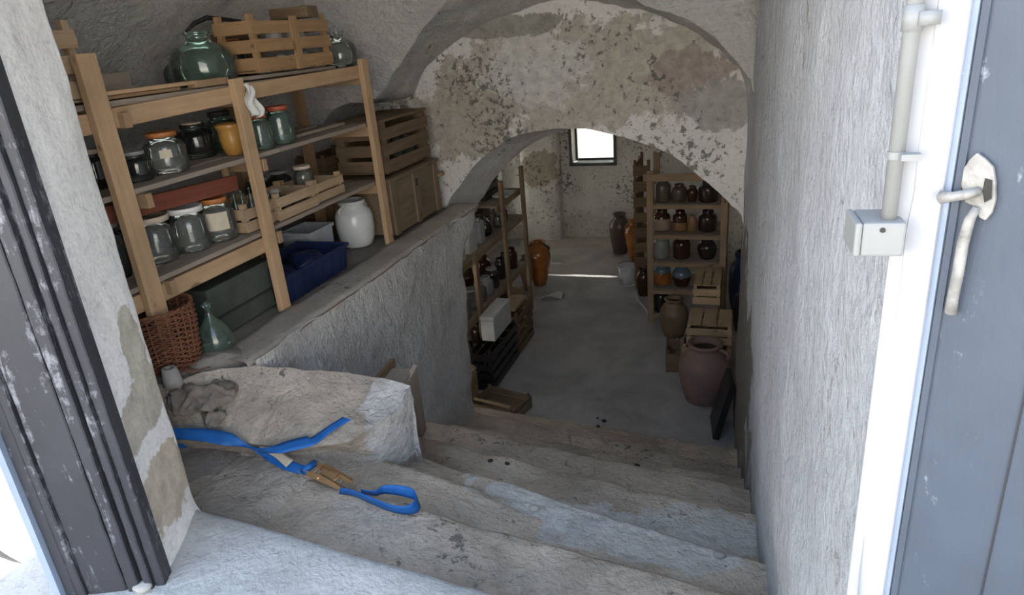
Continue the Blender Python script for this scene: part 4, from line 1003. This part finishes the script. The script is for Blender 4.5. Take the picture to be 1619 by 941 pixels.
# ------------------------------------------------------------------ cellar, far right
fz('storage_jar', 'tall dark brown glazed jar against the back wall below the window', 'jar', (964, 337, 998, 404), 'slim', 'slate', 0)
fz('amphora', 'orange glazed amphora partly behind the slatted rack', 'jar', (988, 348, 1024, 416), 'amph', 'amberglaze', 2, .3)
c, r, h = fit(978, 415, 1007, 453, FZ)
t = thing('enamel_bucket', 'white enamel bucket with its wire handle resting on the rim, alone on the floor', 'bucket', (c.x, c.y, FZ))
bm = NB(); lathe(bm, [(0, 0), (r*.82, 0), (r*.98, h*.8), (r*.94, h*.8), (r*.78, .01), (0, .01)], 28); link('body', bm, 'enamel', t, True)
bm = NB(); tube(bm, [(r*math.cos(a*math.pi/18), r*math.sin(a*math.pi/18), h*.8) for a in range(37)], .008, 8); link('rim', bm, 'enamel', t, True)
bm = NB(); tube(bm, [(r*math.cos(a*math.pi/16), r*math.sin(a*math.pi/16)*.75, h*.8+.014+.03*math.sin(a*math.pi/16)) for a in range(17)], .004, 6); link('handle', bm, 'iron', t, True)
SY = 7.1
s3 = thing('wooden_shelf', 'narrow pine shelf with four jar-filled boards on the right of the cellar', 'shelf', (-.60, SY, FZ))
for (x, y, top) in ((-.975, SY, .11), (-.225, SY, .06), (-.975, SY+.55, .20), (-.225, SY+.55, .06)):
    part_box(s3, 'post', (x, y, (top+FZ)/2), (.065, .035, top-FZ), 'cellpine')
part_box(s3, 'rail', (-.62, SY-.03, .045), (.84, .022, .075), 'cellpine')
SZ = [-.245, -.575, -.880, -1.200, -1.49]
for i, z in enumerate(SZ):
    w0, w1 = -.94, (-.26 if i < 3 else -.52)
    if i == 4: w1 = -.75
    for k in range(3): part_box(s3, 'shelf_board', ((w0+w1)/2, SY+.105+.18*k, z-.012), (w1-w0, .17, .022), 'board', .002)
    part_box(s3, 'rail', ((w0+w1)/2-(.0), SY-.002, z-.025), (w1-w0+.03, .022, .045), 'cellpine')
def sj(i, x0, y0, x1, y1, kind, mat, lb, lid=None, two=None):
    c, r, h = fit(x0, y0, x1, y1, SZ[i]); c.y = max(c.y, SY+.02+r)
    h = min(h, .27); t = thing('storage_jar', lb, 'jar', (c.x, c.y, SZ[i]), random.random()*6, 'jars on the right cellar shelf')
    b = link('body', body(kind, r, h, 26), mat, t, True)
    if two:
        bm = NB(); pr = JAR[kind]; zs = two[1]
        def rad(z):
            for (ra, za), (rb, zb) in zip(pr, pr[1:]):
                if za <= z <= zb and zb > za: return lerp(ra, rb, (z-za)/(zb-za))
            return pr[1][0]
        lo = [(0, -.0008)] + [(rad(zs*k/10)*r+.0012, max(zs*k/10*h, -.0006)) for k in range(11)] + [(rad(zs)*r-.002, zs*h+.001)]
        lathe(bm, lo, 26); link('glaze', bm, two[0], t, True)['label'] = 'lower part in another glaze'
    if lid: link('lid', lid_bm(.7*r, h+.004, .02, 20), lid, t, True)
sj(0, 1035, 285, 1060, 321, 'tall', 'slate', 'brown-black jar with a wide neck, leftmost on the top board of the right shelf')
sj(0, 1062, 291, 1086, 320, 'big', 'slate', 'slate grey round jar, second on the top board of the right shelf')
sj(0, 1086, 294, 1103, 320, 'stone', 'brownglaze', 'small brown jar between two larger ones on the top board of the right shelf')
sj(0, 1104, 287, 1135, 321, 'big', 'blackglaze', 'black round jar at the right end of the top board of the right shelf')
sj(1, 1033, 332, 1060, 367, 'big', 'brownglaze', 'dark-necked jar with beige body, left end of the second board', None, ('beigeglaze', .62))
sj(1, 1064, 333, 1086, 367, 'tall', 'brownglaze', 'brown jar with a lighter tan foot on the second board', None, ('tanglaze', .45))
sj(1, 1087, 341, 1102, 367, 'tall', 'tanglaze', 'small tan and green jar on the second board')
sj(1, 1104, 333, 1133, 368, 'big', 'blackglaze', 'black jar at the right end of the second board')
sj(2, 1034, 373, 1058, 410, 'tall', 'greyglaze', 'pale grey glazed jar, left end of the third board')
sj(2, 1064, 373, 1091, 411, 'big', 'brownglaze', 'dark brown round jar in the middle of the third board')
sj(2, 1102, 378, 1133, 412, 'stone', 'blackglaze', 'black jar at the right end of the third board')
sj(3, 1033, 417, 1060, 453, 'tall', 'blueglaze', 'jar with grey shoulders over a rusty brown body on the fourth board', None, ('amberglaze', .62))
sj(3, 1063, 420, 1092, 456, 'stone', 'blueglaze', 'blue-grey jar with a brown foot beside the standing crate', None, ('brownglaze', .5))
sj(4, 1032, 460, 1057, 497, 'tall', 'blackglaze', 'black jar on the bottom board behind the clay pot')
# slatted rack beyond the shelf
s4 = thing('slatted_rack', 'reddish brown slatted rack of crates standing behind the right shelf', 'rack', (-1.2, 8.4, FZ))
for y in (8.13, 8.68):
    for x in (-1.29, -1.13): part_box(s4, 'post', (x, y, (.03+FZ)/2), (.03, .04, .03-FZ), 'darkwood')
for k in range(8):
    z = FZ+.18+.19*k; part_box(s4, 'slat', (-1.21, 8.10, z), (.20, .016, .12), 'darkwood'); part_box(s4, 'slat', (-1.30, 8.41, z), (.014, .5, .12), 'darkwood')
fz('storage_jar', 'brown glazed jar on the floor between the bucket and the right shelf', 'jar', (1006, 424, 1030, 470), 'stone', 'brownglaze', 0)
bm = NB(); tube(bm, [atz(1004, 462, FZ+.01), atz(1010, 476, FZ+.01), atz(1022, 490, FZ+.01), atz(1027, 503, FZ+.01)], .012, 8)
o = link('white_cable', bm, 'enamel', None, True); tag(o, 'white cable lying on the floor along the foot of the right shelf', 'cable')
# floor things right
fz('clay_pot', 'olive brown clay pot with a wide mouth in front of the right shelf', 'pot', (1043, 471, 1088, 538), 'stone', 'olive', 0)
fz('storage_jar', 'large dusty terracotta storage jar at the foot of the stairs', 'jar', (1072, 541, 1153, 648), 'stone', 'terracotta', 1, -.3)
YB = 6.02
zb1, zb0 = aty(1120, 514, YB).z, aty(1120, 546, YB).z
xa, xb = aty(1085, 530, YB).x, aty(1157, 530, YB).x; db = atz(1120, 488, zb1).y - YB
crate('wooden_crate', 'wide closed pale crate in the stack by the right wall, middle one', (xb-xa, db, zb1-zb0-.035), ((xa+xb)/2, YB+db/2, zb0), 0, 2, 'crate2', top=True)
crate('wooden_crate', 'open pale crate at the bottom of the stack by the right wall', (xb-xa+.04, db+.05, zb0-FZ-.03), ((xa+xb)/2-.02, YB+db/2+.01, FZ), 0, 3, 'crate2', solid=True)
ya = atz(1116, 484, zb1).y; za = aty(1116, 451, ya).z; xc, xd = aty(1095, 465, ya).x, aty(1139, 465, ya).x; da = max(.2, atz(1116, 423, za).y - ya)
crate('wooden_crate', 'pale crate with a gap down its front, topmost of the stack by the right wall', (xd-xc, da, za-zb1-.045), ((xc+xd)/2, ya+da/2, zb1+.012), 0, 2, 'crate2', top=True)
g = atz(1070, 590, FZ)
crate('wooden_crate', 'small narrow crate standing between the clay pot and the terracotta jar', (.13, .34, .20), (g.x-.055, g.y+.17, FZ), .1, 2, 'darkwood', solid=True)
cj('keg', 'plastic_drum', 'dark blue drum in the corner right of the shelf', 'drum', .02, 7.55, FZ, .19, .72, 'blueplastic')
cj('keg', 'plastic_drum', 'dark drum in front of the blue drum beside the crate stack', 'drum', .06, 7.0, FZ, .17, .52, 'blackplastic')
t = thing('black_panel', 'black board leaning against the right wall at the last step', 'board', (-.10, 5.0, FZ))
bm = NB(); box(bm, (0, 0, .24), (.05, .34, .48)); o = link('panel', bm, 'blackplastic', t, bevel=.006); t.rotation_euler = (0, math.radians(14), .12)
t.location = (-.185, 5.02, FZ+.006)
# loose bits on the stairs and floor
LIT = 'small stones and crumbs on the stairs'
def stairz(X, Y):
    for k in range(8):
        if Y < nos(k, X): return ZS[k]
    return FZ
for k, (px, py, zz, r, m_, lb) in enumerate(((1137, 879, -.3, .022, 'zinc', 'round grey stone lying on the second step near the right wall'), (844, 805, -.3, .024, 'pebble', 'pale stone at the back of the second step'), (955, 666, -1.6, .022, 'litter', 'dark crumb on the cellar floor just past the last step'), (945, 661, -1.6, .012, 'litter', 'tiny dark crumb beside the larger one past the last step'), (1007, 737, -.94, .020, 'litter', 'dark flat chip in the middle of the lower stairs'), (1153, 762, -.72, .024, 'litter', 'dark chip by the right wall on the lower stairs'), (775, 729, -.5, .016, 'litter', 'dark chip on the stairs nearer the parapet'), (802, 733, -.5, .014, 'litter', 'dark chip on the stairs right of another chip'), (946, 678, -1.5, .016, 'litter', 'dark crumb on the last step'), (1222, 882, -.3, .02, 'pebble', 'whitish stone in the corner by the right wall'))):
    g = atz(px, py, zz+.006)
    if zz == -1.5: g = atz(px, py, -1.394)
    zt = stairz(g.x, g.y)
    bm = NB(); bmesh.ops.create_icosphere(bm, subdivisions=2, radius=r)
    for v in bm.verts: v.co = Vector((v.co.x, v.co.y*.8, v.co.z*.55)) + nz(v.co + Vector((k, 0, 0)), 30, .003)
    o = link('stone', bm, m_, None, True); o.location = (g.x, g.y, zt+r*.42); tag(o, lb, 'stone', LIT)

# ------------------------------------------------------------------ doorway: old dark frame on the left
t = thing('door_1', None, None, (-1.72, 1.22, 0)); t['kind'] = 'structure'
S0, S1 = Vector((-1.712, 1.222, 0)), Vector((-2.005, 1.105, 0)); sdv = (S1-S0).normalized(); nv = Vector((sdv.y, -sdv.x, 0))
if nv.y > 0: nv = -nv
RF = Matrix((sdv, nv, Vector((0, 0, 1)))).transposed(); T0 = Vector(t.location)
for (a, b, o_) in ((-.004, .026, .0), (.030, .052, .012), (.054, .066, -.004), (.069, .105, .014), (.108, .112, -.012), (.115, .235, .006), (.239, .262, .016), (.264, .300, .010)):
    n = 40; bm = NB(); uvl = bm.loops.layers.uv.verify()
    def pl_(u, v):
        z = lerp(-.03, 2.42, v); e = .0025*noise.noise(Vector((a*50+u*3, z*9, 1)))
        return None
    w = b-a; rows_ = []
    for j in range(n*3+1):
        z = lerp(-.03, 2.42, j/(n*3)); e1, e2 = (.0022*noise.noise(Vector((a*90, z*11, q))) + .0015*noise.noise(Vector((a*90, z*37, q))) for q in (1, 5))
        pts = [(a+e1, -.03), (a+e1, o_-.003), (a+.004+e1, o_), (b-.004+e2, o_), (b+e2, o_-.003), (b+e2, -.03)]
        rows_.append([bm.verts.new(S0 - T0 + sdv*x + nv*y + Vector((0, 0, z))) for x, y in pts])
    for r1_, r2_ in zip(rows_, rows_[1:]):
        for i in range(5): bm.faces.new((r1_[i], r1_[i+1], r2_[i+1], r2_[i]))
    link('frame_board', bm, 'paintdark', t, False)
bm = NB(); box(bm, S0 - T0 + sdv*.312 + nv*.002 + Vector((0, 0, 1.2)), (.020, .05, 2.44), RF); link('frame_edge', bm, 'paintlight', t)
bm = NB(); box(bm, S0 - T0 + sdv*.15 - nv*.045 + Vector((0, 0, 1.2)), (.30, .03, 2.44), RF); link('frame_back', bm, 'paintdark', t)
for k, (px, py, r) in enumerate(((238, 915, .022), (228, 932, .028), (252, 900, .014))):
    g = atz(px, py, .0); bm = NB(); bmesh.ops.create_icosphere(bm, subdivisions=2, radius=r)
    for v in bm.verts: v.co = Vector((v.co.x*1.2, v.co.y, v.co.z*.6)) + nz(v.co+Vector((k, 3, 0)), 24, .006)
    o = link('mortar_crumb', bm, ('rust', 'pebble', 'zinc')[k], None, True); o.location = (g.x, g.y, r*.4)
    tag(o, ('brown mortar crumb at the foot of the dark door frame', 'pale mortar crumb nearest the viewer at the door frame foot', 'grey mortar crumb between frame and white jamb')[k], 'rubble', 'mortar crumbs at the door frame')

# right: white frame strip, blue-grey door leaf with lock and lever
bm = NB()
fa, fb = Vector((.172, .885, 0)), Vector((.207, .872, 0)); dd = (fb-fa).normalized(); Rf = Matrix((dd, Vector((-dd.y, dd.x, 0)), Vector((0, 0, 1)))).transposed()
box(bm, (fa+fb)/2 + Vector((.004, .02, 1.2)), ((fb-fa).length+.01, .05, 2.5), Rf); struct('trim_6', bm, 'trimwhite', False, bevel=.004)
D0, DD = Vector((.209, .878, 0)), Vector((.8, -.6, 0)).normalized(); DN = Vector((-.6, -.8, 0)).normalized()
DR = Matrix((DD, -DN, Vector((0, 0, 1)))).transposed()
def dpt(px, py):
    r_ = ray(px, py); return EYE + r_*((D0-EYE).dot(DN)/r_.dot(DN))
def dbox(bm, u0, u1, z0, z1, d0, d1): box(bm, D0 + DD*((u0+u1)/2) + DN*((d0+d1)/2) + Vector((0, 0, (z0+z1)/2)), (u1-u0, abs(d1-d0), z1-z0), DR)
t = thing('door_2', None, None, (0, 0, 0)); t['kind'] = 'structure'
bm = NB(); dbox(bm, .010, .95, -.0, 2.36, -.045, 0); link('door_leaf', bm, 'paintblue', t, bevel=.002)
bm = NB(); dbox(bm, .002, .010, -.0, 2.36, -.03, .004); link('edge_bead', bm, 'paintlight', t)
bm = NB(); dbox(bm, .012, .020, -.0, 2.36, -.01, .003); link('edge_bead', bm, 'paintblue', t)
bm = NB(); dbox(bm, .115, .117, 0, 2.3, -.001, .0015); link('plank_joint', bm, 'paintdark', t)
lk = dpt(1549, 298)
t2 = thing('door_lock', 'old chalky keyhole plate with a bent lever on the blue-grey door', 'lock', lk)
def dl(px, py, off=0): return dpt(px, py) - lk + DN*off
bm = NB(); ring = []
pl2 = [(1549, 240), (1562, 250), (1574, 262), (1578, 285), (1578, 315), (1572, 335), (1562, 347), (1552, 342), (1546, 325), (1530, 318), (1524, 290), (1528, 265), (1538, 250)]
for off in (.002, .007): ring.append([bm.verts.new(dl(x, y, off)) for x, y in pl2])
bm.faces.new(ring[1]); bm.faces.new(ring[0])
for i in range(len(pl2)): bm.faces.new((ring[0][i], ring[0][(i+1) % len(pl2)], ring[1][(i+1) % len(pl2)], ring[1][i]))
link('plate', bm, 'metalold', t2, bevel=.001)
bm = NB(); q = [dl(x, y, .0078) for x, y in ((1563, 280), (1574, 283), (1573, 312), (1562, 318), (1559, 300))]; q2 = [p + DN*.0006 for p in q]
v1 = [bm.verts.new(p) for p in q]; v2 = [bm.verts.new(p) for p in q2]; bm.faces.new(v2); bm.faces.new(v1)
for i in range(5): bm.faces.new((v1[i], v1[(i+1) % 5], v2[(i+1) % 5], v2[i]))
link('keyhole', bm, 'litter', t2)
bm = NB(); tube(bm, [dl(1553, 300, .008), dl(1540, 303, .016), dl(1520, 306, .018), dl(1500, 307, .018), dl(1496, 307, .018)], [.005, .0055, .0055, .0075, .004], 10); link('lever', bm, 'metalold', t2, True)
bm = NB(); tube(bm, [dl(1550, 325, .009), dl(1540, 345, .011), dl(1530, 380, .011), dl(1521, 430, .010), dl(1512, 470, .009), dl(1508, 492, .007)], [.004, .0055, .006, .006, .006, .0065], 10); link('hanging_bar', bm, 'metalold', t2, True)
# conduit and junction box on the right wall
def wp(px, py, off):
    r_ = ray(px, py); tt = (.22-off)/(r_.x + .05*r_.y); return EYE + r_*tt
cp = wp(1405, 345, .020)
t3 = thing('cable_conduit', 'grey plastic cable conduit running down the right wall into a junction box', 'conduit', cp)
ztop = 2.2; xy = lambda z: Vector((cp.x, cp.y, z))
bm = NB(); tube(bm, [Vector((0, 0, -.02)), Vector((0, 0, ztop-cp.z))], .0085, 20); link('pipe', bm, 'pvc', t3, True)
zc = wp(1448, 30, .020).z
bm = NB(); tube(bm, [Vector((0, 0, zc-cp.z-.012)), Vector((0, 0, zc-cp.z+.014))], .0105, 20); box(bm, (.014, -.004, zc-cp.z), (.02, .016, .014)); link('coupling', bm, 'pvc', t3, True)
zc2 = wp(1430, 255, .020).z
bm = NB(); tube(bm, [Vector((0, 0, zc2-cp.z-.004)), Vector((0, 0, zc2-cp.z+.004))], .0095, 20); box(bm, (.012, -.012, zc2-cp.z), (.02, .014, .007)); link('pipe_clip', bm, 'pvc', t3)
bt = wp(1395, 340, .025); bb = wp(1395, 406, .025); hh = bt.z-bb.z
ynr, yfr = wp(1420, 372, 0).y, wp(1352, 372, .055).y
t4 = thing('junction_box', 'small square grey plastic junction box on the right wall below the conduit', 'box', (wx(cp.y)-.03, (ynr+yfr)/2, bb.z), math.atan(-.05)*-1)
bm = NB(); box(bm, (.002, 0, hh/2), (.046, .066, hh*.92)); link('body', bm, 'pvc', t4, bevel=.003)
bm = NB(); box(bm, (-.025, 0, hh/2), (.008, .069, hh*.93)); link('cover', bm, 'pvc', t4, bevel=.003)
bm = NB(); tube(bm, [(0, -.0345, hh-.010), (0, -.0325, hh-.010)], .003, 10); link('screw', bm, 'iron', t4)
print('BOXCHK', ynr, yfr, cp, hh)
bpy.context.view_layer.update()
